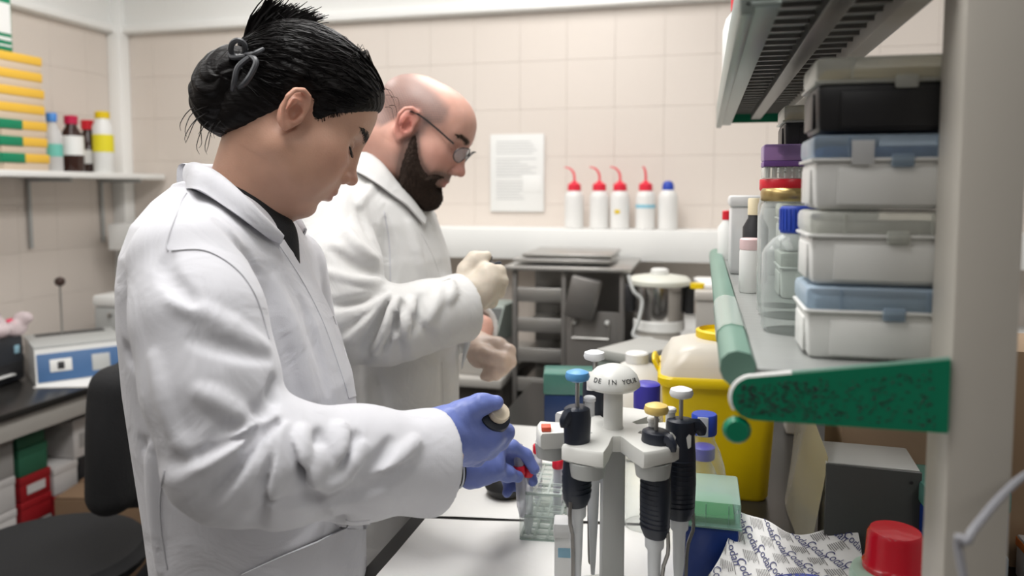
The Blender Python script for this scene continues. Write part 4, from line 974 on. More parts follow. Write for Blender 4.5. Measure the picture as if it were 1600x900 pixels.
for s in (-1, 1): obj('handle', MB().box((s*0.095, 0, 0.15), (0.03, 0.03, 0.09), 0.005), M_dark, ck)
cb = [atY(982, 430, 2.42), atY(990, 455, 2.4), atY(1003, 470, 2.4), atY(998, 500, 2.38), atY(990, 525, 2.36), atY(1020, 530, 2.36)]
tag(obj('electric_cable', MB().tube(resample(cb, 30), 0.006, 8), M_gplas), 'grey cord looping beside the pressure cooker', 'cord')
t = thing('freezer_unit', 'beige bench appliance with flat top right of the pressure cooker', 'appliance', (0.195, 2.44, 0.95))
obj('body', MB().box((0, 0.1, 0.085), (0.42, 0.4, 0.17), 0.006), M_lam, t); obj('top', MB().box((0, 0.1, 0.185), (0.43, 0.41, 0.03), 0.006), mat('warm_grey_top', (0.5, 0.47, 0.43), 0.5), t)
p_ = tag(obj('paper_stack', MB().box((0.1, 2.5, 1.158), (0.22, 0.2, 0.012), 0.001, rz=R(10)), M_paper), 'white papers lying on the beige appliance', 'paper')
tag(obj('yellow_tape', MB().lathe([(0.012, 0), (0.022, 0), (0.022, 0.015), (0.012, 0.015)], (-0.012, 2.40, 1.151), 20), M_yel), 'yellow tape roll by the papers on the appliance', 'tape')
# pale instrument standing askew at the far end of the island
b = P(1000, 645, 1.93)
t = thing('balance', 'pale grey box-shaped instrument standing askew beyond the pipette stand', 'instrument', (b.x, b.y-0.01, BZ), R(-28))
obj('body', MB().box((0, 0, 0.07), (0.12, 0.2, 0.14), 0.006), mat('grey_green_body', (0.22, 0.25, 0.23), 0.5), t); obj('top', MB().box((0, 0, 0.152), (0.125, 0.21, 0.026), 0.006), M_lgrey, t)
# ------------------------------------------------------------------ people
def skin_mat(name, rough=0.45):
    m = mat(name, (0.6, 0.4, 0.3), rough, sss=0.12, bump=(420, 0.10))
    nt = m.node_tree; a = nt.nodes.new('ShaderNodeAttribute'); a.attribute_name = 'tint'
    n = nt.nodes.new('ShaderNodeTexNoise'); n.inputs['Scale'].default_value = 45; tc = nt.nodes.new('ShaderNodeTexCoord'); nt.links.new(tc.outputs['Object'], n.inputs['Vector'])
    mr = nt.nodes.new('ShaderNodeMapRange'); mr.inputs['To Min'].default_value = 0.9; mr.inputs['To Max'].default_value = 1.1; nt.links.new(n.outputs['Fac'], mr.inputs['Value'])
    mx = nt.nodes.new('ShaderNodeMix'); mx.data_type = 'RGBA'; mx.blend_type = 'MULTIPLY'; mx.inputs['Factor'].default_value = 1
    cb_ = nt.nodes.new('ShaderNodeCombineColor')
    for i in range(3): nt.links.new(mr.outputs['Result'], cb_.inputs[i])
    nt.links.new(a.outputs['Color'], mx.inputs['A']); nt.links.new(cb_.outputs[0], mx.inputs['B'])
    nt.links.new(mx.outputs['Result'], nt.nodes['Principled BSDF'].inputs['Base Color']); return m
def set_tint(me, cols):
    at = me.color_attributes.new('tint', 'FLOAT_COLOR', 'POINT')
    c = np.ones((len(cols), 4), np.float32); c[:, :3] = cols; at.data.foreach_set('color', c.ravel())
def verts(me):
    v = np.empty(len(me.vertices)*3, np.float32); me.vertices.foreach_get('co', v); return v.reshape(-1, 3)
def prim(F_, margin=0.0):
    """use a whole field as one primitive"""
    def f(X, Y, Z):
        d = None
        for g, k, op in F_.ops:
            q = g(X, Y, Z)
            d = q if d is None else Field.comb(d, q, k, op)
        return d
    los = [g.lo for g, k, op in F_.ops if op == '+']; his = [g.hi for g, k, op in F_.ops if op == '+']
    f.lo = np.min(los, 0)-margin; f.hi = np.max(his, 0)+margin; return f
def head_matrix(pos, az, pitch, roll=0.0):
    return Matrix.Translation(pos) @ Matrix.Rotation(az, 4, 'Z') @ Matrix.Rotation(pitch, 4, 'Y') @ Matrix.Rotation(roll, 4, 'X')
def head_field(neck_to, male=False):
    H = Field(); s2 = (-1, 1)
    H.add(ell((-0.008, 0, 0.038), (0.094, 0.076, 0.064)) if male else ell((-0.006, 0, 0.045), (0.093, 0.074, 0.083)), 0.01)
    H.add(ell((0.036, 0, 0.05), (0.055, 0.060, 0.056)) if not male else ell((0.036, 0, 0.044), (0.056, 0.061, 0.052)), 0.03)
    H.add(ell((0.040, 0, -0.02), (0.050, 0.054, 0.072)), 0.03)
    H.add(ell((0.066, 0, -0.03), (0.027, 0.036, 0.045)), 0.02)
    for y in s2:
        H.add(ell((0.054, y*0.042, -0.010), (0.028, 0.022, 0.022)), 0.025)
        H.add(ell((0.045, y*0.038, -0.045), (0.034, 0.022, 0.034)), 0.03)
        H.add(cap((0.004, y*0.048, -0.042), (0.066 if male else 0.058, y*0.014, -0.085), 0.016, 0.014), 0.035)
        H.add(cap((0.080, y*0.010, 0.036), (0.067, y*0.043, 0.036), 0.0115 if male else 0.010, 0.009), 0.016)
    H.add(ell((0.074 if male else 0.067, 0, -0.087), (0.019, 0.022, 0.0145)), 0.02)
    H.add(ell((0.074, 0, -0.054), (0.024, 0.027, 0.024)), 0.015)
    for y in s2:
        H.cut(ell((0.094, y*0.034, 0.013), (0.014, 0.017, 0.011)), 0.016)
        H.add(ell((0.0725, y*0.032, 0.012), (0.0125, 0.0145, 0.0115)), 0.005)
        H.cut(cap((0.0845, y*0.020, 0.0065), (0.079, y*0.046, 0.0085), 0.0011), 0.0025)       # lowered lid line
        H.cut(cap((0.0865, y*0.022, 0.0185), (0.080, y*0.044, 0.020), 0.0012), 0.004)         # lid crease
    nt_ = 0.111 if male else 0.1075
    H.add(cap((0.084, 0, 0.030), (nt_-0.004, 0, -0.016), 0.0072, 0.0088 if male else 0.0075), 0.014)
    H.add(ell((nt_-0.0005, 0, -0.021), (0.0105, 0.0108, 0.009)), 0.007)
    for y in s2:
        H.add(ell((nt_-0.011, y*0.0112, -0.0265), (0.0100, 0.0062, 0.0076)), 0.005)
        H.cut(ell((nt_-0.005, y*0.0062, -0.0335), (0.0052, 0.0030, 0.0030)), 0.003)
        H.cut(cap((nt_-0.020, y*0.0165, -0.022), (nt_-0.0185, y*0.0175, -0.033), 0.0012), 0.004)
    H.add(ell((0.0915, 0, -0.0405), (0.007, 0.009, 0.009)), 0.008)
    for y in (-0.006, 0.006): H.add(ell((0.0945, y, -0.0495), (0.0072, 0.0125, 0.0048)), 0.005)
    H.add(ell((0.0915, 0, -0.0608), (0.0080, 0.0155, 0.0058)), 0.006)
    for y in s2: H.cut(cap((0.1025, 0, -0.0550), (0.0885, y*0.021, -0.0560), 0.0011, 0.0007), 0.0025)
    H.cut(ell((0.094, 0, -0.0735), (0.007, 0.018, 0.006)), 0.010)
    # ears
    for y in s2:
        yb = y*0.070; es = 0.95 if male else 0.82; E = lambda x, z, o=0.0: (x*es, yb+y*(0.010+o-0.35*(x+0.008)), z*es)
        H.add(ell(E(-0.008, 0.004, -0.005), (0.017, 0.007, 0.028)), 0.006)
        rim = [E(0.005, 0.010), E(0.007, 0.022), E(0.0, 0.033, 0.002), E(-0.011, 0.035, 0.003), E(-0.021, 0.027, 0.004), E(-0.0245, 0.013, 0.004), E(-0.021, -0.004, 0.002), E(-0.012, -0.019), E(-0.004, -0.026)]
        H.add(poly(rim, [0.0034, 0.0036, 0.004, 0.0042, 0.0042, 0.004, 0.0036, 0.0042, 0.0055]), 0.003)
        H.add(poly([E(-0.004, 0.024, 0.001), E(-0.013, 0.016, 0.002), E(-0.013, 0.002, 0.002), E(-0.006, -0.011, 0.001)], [0.0026, 0.0032, 0.0034, 0.003]), 0.003)
        H.cut(ell(E(-0.003, 0.000, 0.003), (0.0080, 0.0085, 0.0110)), 0.003)
        H.cut(ell(E(-0.010, 0.025, 0.003), (0.0085, 0.0050, 0.0050)), 0.003); H.cut(poly([E(-0.018, 0.022, 0.005), E(-0.019, 0.008, 0.005), E(-0.014, -0.006, 0.003)], [0.0022]*3), 0.003)
        H.add(ell(E(0.007, -0.004, 0.000), (0.0040, 0.0042, 0.0068)), 0.003)
    rn = 0.064 if male else 0.049
    H.add(cap((-0.022, 0, -0.035), neck_to, rn*0.98, rn*1.05), 0.03)
    if male: H.add(ell((-0.065, 0, -0.05), (0.035, 0.05, 0.05)), 0.03)
    H.add(cap((0.02, 0, -0.075), tuple(Vector(neck_to)*0.8+Vector((0.02, 0, 0))), 0.03, 0.035), 0.03)
    return H
def join_meshes(name, meshes):
    bm = bmesh.new()
    for m_ in meshes: bm.from_mesh(m_)
    me = bpy.data.meshes.new(name); bm.to_mesh(me); bm.free()
    me.polygons.foreach_set('use_smooth', [True]*len(me.polygons)); return me
def zc(py, d): return CAMZ+d*(FW.z-UP.z*(py-CY)/F)
def rot2(v, a): return Matrix.Rotation(a, 3, 'Z') @ v
def sleeve(pts, rs, k=0.03, cuff=True):
    S = Field()
    for i in range(len(pts)-1): S.add(cap(pts[i], pts[i+1], rs[i], rs[i+1]), k)
    if cuff:
        ax = (pts[-1]-pts[-2]).normalized(); q = pts[-1]
        S.add(cap(q, q+ax*0.06, rs[-1], rs[-1]), k)
        S.cut(half(q, -ax), 0.003) if False else None
        S.ops.append((half(q, ax), 0.003, '&'))
        S.cut(cap(q-ax*0.075, q+ax*0.05, rs[-1]-0.012, rs[-1]-0.004), 0.004)
    return S
def folds(Fd, base, lst):
    """lst: (sign, radius, depth, [pixels]); ridges and creases laid along the cloth where the pixels meet it"""
    allp = []
    for sg, r, dep, pix in lst: allp.append([(p.x, p.y) for p in resample([Vector((*q, 0)) for q in pix], 3*len(pix))])
    H_ = base.hit([p for l in allp for p in l]); k0 = 0
    for (sg, r, dep, pix), l in zip(lst, allp):
        pts = H_[k0:k0+len(l)]; k0 += len(l)
        for i in range(1, len(pts)):
            if (pts[i]-pts[i-1]).length > 0.045: pts = pts[:i]; break
        if len(pts) < 3: continue
        dep *= 1.9 if sg > 0 else 1.75; r = r*0.85 if sg > 0 else r
        n = len(pts); rr = [r*(0.35+0.65*math.sin(math.pi*(0.12+0.76*i/(n-1)))) for i in range(n)]
        q = []
        for p in pts:
            nn = base.normal(p); q.append(p-nn*(r-dep) if sg > 0 else p+nn*(r-dep))
        f = poly(q, rr)
        Fd.add(f, 0.009) if sg > 0 else Fd.cut(f, 0.007)
def radiate(Fd, px, py, d0, a0, a1, freq, amp, r0, rw, dd=0.11):
    """folds fanning out from the bend of an elbow"""
    K = P(px, py, d0); K3 = nv(K); ru, uu, fu = nv(RT), nv(UP), nv(FW)
    def f(X, Y, Z):
        x = X-K3[0]; y = Y-K3[1]; z = Z-K3[2]
        s_ = x*ru[0]+y*ru[1]+z*ru[2]; t_ = x*uu[0]+y*uu[1]+z*uu[2]; w_ = x*fu[0]+y*fu[1]+z*fu[2]
        rho = np.sqrt(s_*s_+t_*t_)+1e-6; th = np.degrees(np.arctan2(t_, s_)) % 360
        win = np.clip((th-a0)/22, 0, 1)*np.clip((a1-th)/22, 0, 1)*np.exp(-((rho-r0)/rw)**2)*np.clip((dd-np.abs(w_))/0.03, 0, 1)*np.clip((rho-0.018)/0.03, 0, 1)
        ph = np.radians(th)*freq+rho*26; sn = np.sin(ph)+0.35*np.sin(2*ph+1.0)+0.25*np.sin(0.53*ph+0.7)
        return -amp*win*sn
    m_ = r0+2.2*rw; f.lo = K3-m_-0.05; f.hi = K3+m_+0.05; Fd.ops.append((f, 0, '~'))
def on_cloth(base, pix, off, n=30):
    pts = base.hit([(p.x, p.y) for p in resample([Vector((*q, 0)) for q in pix], n)])
    return [Vector(p) for p in base.project(pts, off, 2)]
M_coatw = mat('white_cotton_coat', (0.575, 0.575, 0.61), 0.85, bump=(900, 0.12), sheen=0.25, var=0.012, vscale=6)
M_coatm = mat('off_white_cotton_coat', (0.61, 0.605, 0.595), 0.85, bump=(900, 0.12), sheen=0.25, var=0.012, vscale=6)
for m_ in (M_coatw, M_coatm):
    nt = m_.node_tree; bp0 = [n for n in nt.nodes if n.type == 'BUMP'][0]; tc = [n for n in nt.nodes if n.type == 'TEX_COORD'][0]
    nz_ = nt.nodes.new('ShaderNodeTexNoise'); nz_.inputs['Scale'].default_value = 11; nz_.inputs['Detail'].default_value = 3; nz_.inputs['Distortion'].default_value = 1.2; nt.links.new(tc.outputs['Object'], nz_.inputs['Vector'])
    b2 = nt.nodes.new('ShaderNodeBump'); b2.inputs['Strength'].default_value = 0.45; b2.inputs['Distance'].default_value = 0.012
    nt.links.new(nz_.outputs['Fac'], b2.inputs['Height']); nt.links.new(bp0.outputs['Normal'], b2.inputs['Normal']); nt.links.new(b2.outputs['Normal'], nt.nodes['Principled BSDF'].inputs['Normal'])
M_seam = mat('coat_seam', (0.52, 0.52, 0.55), 0.9)
M_blkcloth = mat('black_knit', (0.008, 0.008, 0.009), 0.9, bump=(600, 0.3))
M_glove = mat('blue_nitrile', (0.135, 0.18, 0.46), 0.42, bump=(120, 0.18), var=0.06, vscale=30)
M_latex = mat('cream_latex', (0.60, 0.53, 0.44), 0.45, bump=(90, 0.2), var=0.06, vscale=30, sss=0.1)
M_trous = mat('dark_trousers', (0.02, 0.022, 0.03), 0.9)
M_shoe = mat('dark_shoe', (0.02, 0.02, 0.02), 0.5)
def legs(root, org, fx, top):
    lf = Vector((-fx.y, fx.x, 0)); fld = Field()
    for s in (-1, 1):
        h = Vector((org.x, org.y, top))+lf*0.09*s; kn = Vector((org.x, org.y, 0.48))+lf*0.10*s+fx*0.02; an = Vector((org.x, org.y, 0.09))+lf*0.11*s-fx*0.01
        fld.add(cap(h, kn, 0.085, 0.062), 0.02).add(cap(kn, an, 0.062, 0.05), 0.03)
        sh_ = Field().add(cap(an+Vector((0, 0, -0.045))-fx*0.03, an+Vector((0, 0, -0.05))+fx*0.14, 0.042, 0.036), 0.02).add(cap(an, an-Vector((0, 0, 0.03)), 0.045, 0.045), 0.03)
        sh_.ops.append((half((0, 0, 0.001), (0, 0, -1)), 0.004, '&'))
        obj('shoe', sh_.mesh('shoe', 0.008), M_shoe, root, world=True)
    obj('trousers', fld.mesh('trousers', 0.012), M_trous, root, world=True)
def collar(root, top, out, c, fx, m, th=0.003, name='collar'):
    """turned-down collar: inner (top) and outer edge on the near side, mirrored in the body's mid plane"""
    lf = Vector((-fx.y, fx.x, 0))
    def mir(p): return p-2*lf*((p-c).dot(lf))
    n = 22; T = resample(top, n); O = resample(out, n)
    T2 = [mir(p) for p in T][::-1]; O2 = [mir(p) for p in O][::-1]
    T = T2+T[1:]; O = O2+O[1:]; rows = []
    for j in range(9):
        v = j/8; rows.append([T[i].lerp(O[i], v)+Vector((0, 0, 0.010*math.sin(math.pi*min(1, v*1.15))))+((T[i]+O[i])/2-c).normalized()*0.006*math.sin(math.pi*v) for i in range(len(T))])
    # the stand inside the fold
    st = [[p+Vector((0, 0, -0.03*k))-(p-c).normalized()*0.004 for p in T] for k in (1.0, 0.5)]
    return obj(name, MB().sheet(st+rows, th), m, root, smooth=60, world=True)

# ================================================================== the woman
fW = rot2(RT, R(5)); lW = Vector((-fW.y, fW.x, 0))
oW = P(362, 300, 1.05); oW.z = 0
woman = thing('person', 'woman in white lab coat and blue gloves bending over a pipette', 'person', oW)
secs = [(z_, a, b, h, o) for z_, a, b, h, o in [
    (zc(292, 1.04), 0.035, -0.070, 0.055, 0), (zc(315, 1.04), 0.052, -0.096, 0.090, 0), (zc(350, 1.04), 0.074, -0.120, 0.128, 0), (zc(395, 1.04), 0.092, -0.133, 0.150, 0),
    (zc(440, 1.04), 0.105, -0.139, 0.154, 0), (zc(500, 1.04), 0.128, -0.141, 0.154, 0), (zc(600, 1.04), 0.156, -0.138, 0.152, 0), (zc(700, 1.04), 0.168, -0.128, 0.156, 0), (zc(800, 1.04), 0.172, -0.116, 0.164, 0), (zc(900, 1.04), 0.172, -0.106, 0.172, 0), (0.72, 0.172, -0.105, 0.19, 0), (0.52, 0.175, -0.12, 0.21, 0)]]
S_ = [P(292, 412, 0.885), P(313, 500, 0.853), P(332, 600, 0.835), P(358, 718, 0.82), P(440, 724, 0.835), P(560, 723, 0.89), P(676, 722, 0.955)]
SR = [0.064, 0.065, 0.066, 0.060, 0.061, 0.060, 0.0585]
lS = [P(445, 420, 1.20), P(470, 560, 1.25), P(500, 695, 1.27), P(600, 708, 1.20), P(680, 722, 1.13)]
lR = [0.064, 0.064, 0.058, 0.056, 0.052]
def coat_base(secs, oW, fW, Rs, RR, Ls, LR, neckS):
    B = Field(); B.add(trunk(oW, fW, secs, 2.25), 0.01)
    B.add(cap(neckS[0], Rs[0], neckS[1], RR[0]*0.93), 0.05); B.add(cap(neckS[0], Ls[0], neckS[1], LR[0]*0.93), 0.05)
    B.add(prim(sleeve(Ls, LR)), 0.006); B.add(prim(sleeve(Rs, RR)), 0.006)
    return B
CW0 = coat_base(secs, oW, fW, S_, SR, lS, lR, (P(342, 358, 1.045), 0.05))
CW = Field(); CW.ops = list(CW0.ops)
folds(CW, CW0, [
    (1, 0.012, 0.004, [(425, 650), (385, 668), (352, 700), (325, 722)]),
    (1, 0.011, 0.005, [(443, 668), (428, 700), (418, 738)]),
    (1, 0.011, 0.004, [(452, 690), (432, 745), (402, 792)]),
    (-1, 0.007, 0.004, [(432, 662), (405, 680), (380, 700)]),
    (1, 0.013, 0.006, [(474, 674), (470, 705), (460, 735)]),
    (-1, 0.008, 0.005, [(500, 676), (494, 705), (478, 752)]),
    (1, 0.014, 0.006, [(533, 668), (530, 700), (522, 722)]),
    (1, 0.012, 0.004, [(500, 708), (485, 748), (475, 772)]),
    (-1, 0.008, 0.004, [(557, 682), (548, 715), (520, 755)]),
    (1, 0.012, 0.004, [(565, 700), (545, 738), (512, 765)]),
    (1, 0.014, 0.005, [(650, 690), (612, 728), (585, 752)]),
    (-1, 0.012, 0.005, [(640, 728), (590, 756), (520, 778), (430, 780)]),
    (-1, 0.008, 0.004, [(610, 690), (595, 715), (565, 745)]),
    (-1, 0.004, 0.004, [(402, 676), (410, 672)]),
    (-1, 0.010, 0.004, [(428, 600), (414, 640), (380, 655), (330, 690)]),
    (1, 0.013, 0.004, [(312, 612), (345, 630), (385, 655)]),
    (-1, 0.012, 0.003, [(300, 530), (360, 545), (420, 560)]),
    (1, 0.014, 0.003, [(270, 470), (340, 500), (415, 540)]),
    (-1, 0.012, 0.0035, [(262, 402), (262, 430), (300, 470)]),
    (1, 0.012, 0.003, [(240, 560), (262, 650), (300, 720)]),
    (-1, 0.006, 0.004, [(428, 592), (424, 612), (430, 625)]),
    (-1, 0.016, 0.009, [(392, 418), (422, 462), (442, 520), (450, 580), (452, 640)]),
    (1, 0.018, 0.004, [(430, 440), (465, 540), (490, 640)]),
    (-1, 0.012, 0.003, [(470, 470), (500, 560), (520, 650)]),
    (1, 0.012, 0.003, [(455, 860), (480, 845), (500, 815)]),
    (-1, 0.010, 0.005, [(535, 808), (512, 828), (500, 850)]),
    (-1, 0.010, 0.004, [(195, 540), (212, 580), (228, 610)]),
    (-1, 0.014, 0.004, [(222, 690), (262, 745), (275, 830)]),
    (1, 0.014, 0.004, [(235, 700), (240, 780), (250, 890)]),
    (1, 0.012, 0.003, [(300, 300), (290, 340), (265, 380)]),
    (-1, 0.010, 0.003, [(340, 345), (380, 390), (400, 430)]),
])
radiate(CW, 445, 640, 0.80, 188, 322, 13, 0.0050, 0.072, 0.055)
CWlo = [min(p.x for p in S_+lS)-0.1, min(p.y for p in S_+lS)-0.1, 0.5]
coat = obj('lab_coat', CW.mesh('lab_coat', 0.0029, smooth=1), M_coatw, woman, world=True)
coat['label'] = 'white cotton lab coat'
def seam(base, pix, r=0.0009, n=34, par=coat, name='seam', off=0.0006, m=M_seam, root=None):
    o_ = obj(name, MB().tube(on_cloth(base, pix, off, n), r, 5), m, par, world=False)
    o_.matrix_parent_inverse = Matrix(); o_.parent = root or woman
    o_.matrix_parent_inverse = Matrix.Translation((root or woman).location).inverted(); return o_
def band(base, A, B, off, th, m, root, name, nn=26, rows=5, label=None):
    a_ = base.hit([(p.x, p.y) for p in resample([Vector((*q, 0)) for q in A], nn)]); b_ = base.hit([(p.x, p.y) for p in resample([Vector((*q, 0)) for q in B], nn)])
    pts = np.array([a_[i].lerp(b_[i], j/rows) for j in range(rows+1) for i in range(nn)], np.float32); e = 0.004
    gr = np.stack([base.at(pts+np.eye(3, dtype=np.float32)[k]*e)-base.at(pts-np.eye(3, dtype=np.float32)[k]*e) for k in range(3)], 1)
    gr /= np.linalg.norm(gr, axis=1)[:, None]+1e-9; q = pts-gr*(base.at(pts)-off)[:, None]
    g = [[Vector(q[j*nn+i]) for i in range(nn)] for j in range(rows+1)]
    o_ = obj(name, MB().sheet(g, th), m, root, world=True)
    return o_
band(CW, [(432, 378), (470, 436), (503, 500), (530, 575), (540, 606), (544, 622)], [(452, 372), (492, 438), (520, 494), (546, 568), (555, 602), (559, 618)], 0.001, 0.0025, M_coatw, woman, 'placket')
band(CW, [(541, 812), (541, 850), (541, 950)], [(578, 812), (576, 850), (570, 950)], 0.001, 0.0025, M_coatw, woman, 'placket')
band(CW, [(378, 896), (430, 872), (490, 846), (538, 824)], [(370, 1010), (430, 1010), (490, 1010), (536, 1010)], 0.002, 0.003, M_coatw, woman, 'pocket')
seam(CW, [(263, 392), (262, 375), (282, 320), (292, 302)])
seam(CW, [(258, 735), (250, 780), (252, 830), (262, 890)])
seam(CW, [(268, 392), (320, 392), (368, 420), (400, 465), (420, 530)])
# cuff stitching
axR = (S_[-1]-S_[-2]).normalized(); uR, vR = frame_for(axR)
obj('cuff_stitching', MB().tube([S_[-1]-axR*0.016+(uR*math.cos(q)+vR*math.sin(q))*(SR[-1]+0.0006) for q in (2*math.pi*i/48 for i in range(49))], 0.0009, 5), M_seam, woman, world=True)
cW = P(372, 330, 1.05)
def lay(base, pix, off): return [p+base.normal(p)*off for p in base.hit(pix)]
collar(woman, [P(300, 262, 1.05), P(316, 262, 1.0), P(345, 277, 0.968), P(383, 312, 0.955), P(412, 345, 0.962), P(438, 378, 0.985)],
       [P(288, 298, 1.05)]+lay(CW, [(301, 303), (330, 318), (368, 345), (400, 366), (430, 380)], 0.007), cW, fW, M_coatw)
# black rollneck
rn = Field().add(cap(P(345, 292, 1.048), P(372, 340, 1.045), 0.056, 0.062), 0.02).add(cap(P(372, 340, 1.045), P(408, 378, 1.04), 0.06, 0.045), 0.02)
rn.add(cap(P(425, 375, 1.035), P(462, 440, 1.03), 0.030, 0.012), 0.02)
rn.ops.append((half(P(365, 287, 1.045), (P(365, 287, 1.045)-P(392, 345, 1.045)).normalized()), 0.006, '&'))
rno = obj('rollneck', rn.mesh('rollneck', 0.004), M_blkcloth, woman, world=True); rno['label'] = 'black rollneck pullover'
# head
HWm = head_matrix(P(455, 192, 1.045), math.atan2(fW.y, fW.x)+R(14), R(33), R(-4))
HWi = HWm.inverted()
nk = HWi @ P(375, 335, 1.05)
HW = head_field(nk)
hm = HW.mesh('head', 0.0016, lo=(-0.13, -0.11, -0.25), hi=(0.135, 0.11, 0.15), smooth=1)
v = verts(hm)
base = np.tile(np.array([0.52, 0.30, 0.212], np.float32), (len(v), 1))
def blend(mask, col): 
    global base
    mask = np.clip(mask, 0, 1)[:, None]; base = base*(1-mask)+np.array(col, np.float32)*mask
def g3(c, r): return np.exp(-(((v-np.array(c, np.float32))/np.array(r, np.float32))**2).sum(1))
blend(0.5*(g3((0.075, 0.04, -0.02), (0.03, 0.03, 0.025))+g3((0.075, -0.04, -0.02), (0.03, 0.03, 0.025))), (0.55, 0.255, 0.185))
blend(0.45*g3((0.11, 0, -0.02), (0.015, 0.016, 0.012)), (0.56, 0.25, 0.19))
blend(0.95*g3((0.098, 0, -0.0555), (0.013, 0.020, 0.0095)), (0.34, 0.085, 0.075))
for y in (-1, 1):
    blend(0.55*g3((-0.008, y*0.08, 0.004), (0.022, 0.02, 0.034)), (0.58, 0.25, 0.18))
    blend(0.5*g3((0.083, y*0.033, 0.012), (0.012, 0.018, 0.009)), (0.36, 0.20, 0.14))
    # eyebrow
    tb = np.clip((np.abs(v[:, 1])-0.014)/0.034, 0, 1); zb = 0.0335+0.006*np.sin(tb*2.4)-0.003*tb
    br = np.exp(-((v[:, 2]-zb)/0.0042)**4)*(np.abs(v[:, 1]) > 0.013)*(np.abs(v[:, 1]) < 0.05)*(v[:, 0] > 0.05)*(1-0.5*tb)
blend(0.95*br, (0.03, 0.02, 0.017))
set_tint(hm, base)
hm.transform(HWm)
core = Field().add(trunk(oW, fW, [(z_, a-0.03, b+0.03, max(0.03, h-0.03), 0) for z_, a, b, h, o in secs], 2.2), 0.02)
hR, hL = P(735, 672, 1.03), P(760, 728, 1.16)
for pts in (S_, lS):
    for i in range(len(pts)-1): core.add(cap(pts[i], pts[i+1], 0.035, 0.03), 0.02)
core.add(cap(S_[-1], hR, 0.024, 0.02), 0.02).add(cap(lS[-1], hL, 0.024, 0.014), 0.02)
cm = core.mesh('core', 0.012, smooth=0); set_tint(cm, np.tile(np.array([0.52, 0.30, 0.212], np.float32), (len(cm.vertices), 1)))
bodyW = obj('body', join_meshes('body', [hm, cm]), skin_mat('skin_woman'), woman, world=True)
# lashes
for y in (-1, 1):
    m = MB(); m.tube([HWm @ Vector(p) for p in resample([(0.0862, y*0.019, 0.0068), (0.0868, y*0.028, 0.0052), (0.084, y*0.038, 0.0056), (0.0785, y*0.0465, 0.008)], 12)], [0.0008]+[0.0014]*10+[0.0006], 6)
    for i in range(9):
        t_ = i/8; p = Vector((0.0862-0.0075*t_**2, y*(0.021+0.025*t_), 0.0055+0.002*t_**2)); m.tube([HWm @ p, HWm @ (p+Vector((0.004, y*0.002*t_, -0.0035))), HWm @ (p+Vector((0.0065, y*0.003*t_, -0.0035)))], [0.0005, 0.0004, 0.0002], 4)
    obj('eyelashes', m, mat('lash_black', (0.012, 0.01, 0.01), 0.6), woman, world=True)
def eyebrow(root, HF, HMx, m_, y, n=55, r=0.00042, seed=1):
    rs_ = random.Random(seed); Q = []
    for i in range(n):
        t = rs_.random(); yy = 0.012+0.036*t; zz = 0.0335+0.006*math.sin(2.4*t)-0.004*t+rs_.gauss(0, 0.0017)*(1.1-0.6*t)
        Q += [(0.09-0.012*t, y*yy, zz), (0.089-0.012*t, y*(yy+0.004), zz+0.002), (0.087-0.013*t, y*(yy+0.008), zz+0.0015)]
    Q = HF.project(Q, np.array([0.0, 0.0009, 0.0005]*n, np.float32)); mm = MB()
    for i in range(0, len(Q), 3): mm.tube([HMx @ Vector(p) for p in Q[i:i+3]], [r, r, r*0.4], 3)
    return obj('eyebrow', mm, m_, root, world=True)
for y in (-1, 1): eyebrow(woman, HW, HWm, MATS['lash_black'], y)
# hair
M_hair = mat('black_hair', (0.005, 0.004, 0.004), 0.42, bump=(60, 0.35, (0.35, 4.0, 4.0)), spec=0.16)
M_strand = mat('black_hair_strand', (0.005, 0.004, 0.004), 0.42, spec=0.16)
def hairline(X):
    return np.interp(X, [-0.12, -0.085, -0.062, -0.043, -0.030, -0.022, -0.016, 0.008, 0.013, 0.020, 0.028, 0.036, 0.058, 0.078, 0.094, 0.11], [-0.078, -0.076, -0.072, -0.053, -0.036, -0.018, 0.018, 0.018, 0.004, -0.006, -0.004, 0.015, 0.036, 0.056, 0.073, 0.077]).astype(np.float32)
HR = Field().add(ell((-0.007, 0, 0.049), (0.103, 0.082, 0.090)), 0.01).add(ell((0.036, 0, 0.058), (0.0625, 0.070, 0.060)), 0.03).add(ell((-0.055, 0, -0.02), (0.05, 0.056, 0.055)), 0.03)
def hl(X, Y, Z):
    return (hairline(X)-Z)*0.75+0*Y
hl.lo = hl.hi = None
HR.ops.append((hl, 0.006, '&'))
def thin(X, Y, Z): return 0.0115*np.exp(-np.clip(Z-hairline(X), 0, None)/0.018)+0*Y
thin.lo = thin.hi = None
HR.ops.append((thin, 0, '~'))
def grooves(X, Y, Z):
    a = np.arctan2(Y, Z-0.03)
    return 0.0004*np.sin(a*46+X*20)+0.0003*np.sin(a*83+X*35+2)+0*X
grooves.lo = None; grooves.hi = None
HR.ops.append((grooves, 0, '~'))
hme = HR.mesh('hair', 0.0018, lo=(-0.13, -0.1, -0.09), hi=(0.12, 0.1, 0.15), smooth=1); hme.transform(HWm)
hair = obj('hair', hme, M_hair, woman, world=True)
BN = Field().add(ell((-0.102, -0.010, -0.008), (0.032, 0.038, 0.044)), 0.01).add(ell((-0.088, -0.012, 0.016), (0.034, 0.036, 0.032)), 0.02).add(ell((-0.075, 0, -0.035), (0.035, 0.035, 0.033)), 0.03)
def bgr(X, Y, Z):
    a = np.arctan2(Z+0.008, X+0.102); return 0.0012*np.sin(a*5+Y*260+np.sin(Z*90)*2)+0.0006*np.sin(Y*700+a*9)
bgr.lo = bgr.hi = None
BN.ops.append((bgr, 0, '~'))
bme = BN.mesh('hair_bun', 0.0018, lo=(-0.165, -0.06, -0.085), hi=(-0.04, 0.06, 0.08), smooth=1); bme.transform(HWm)
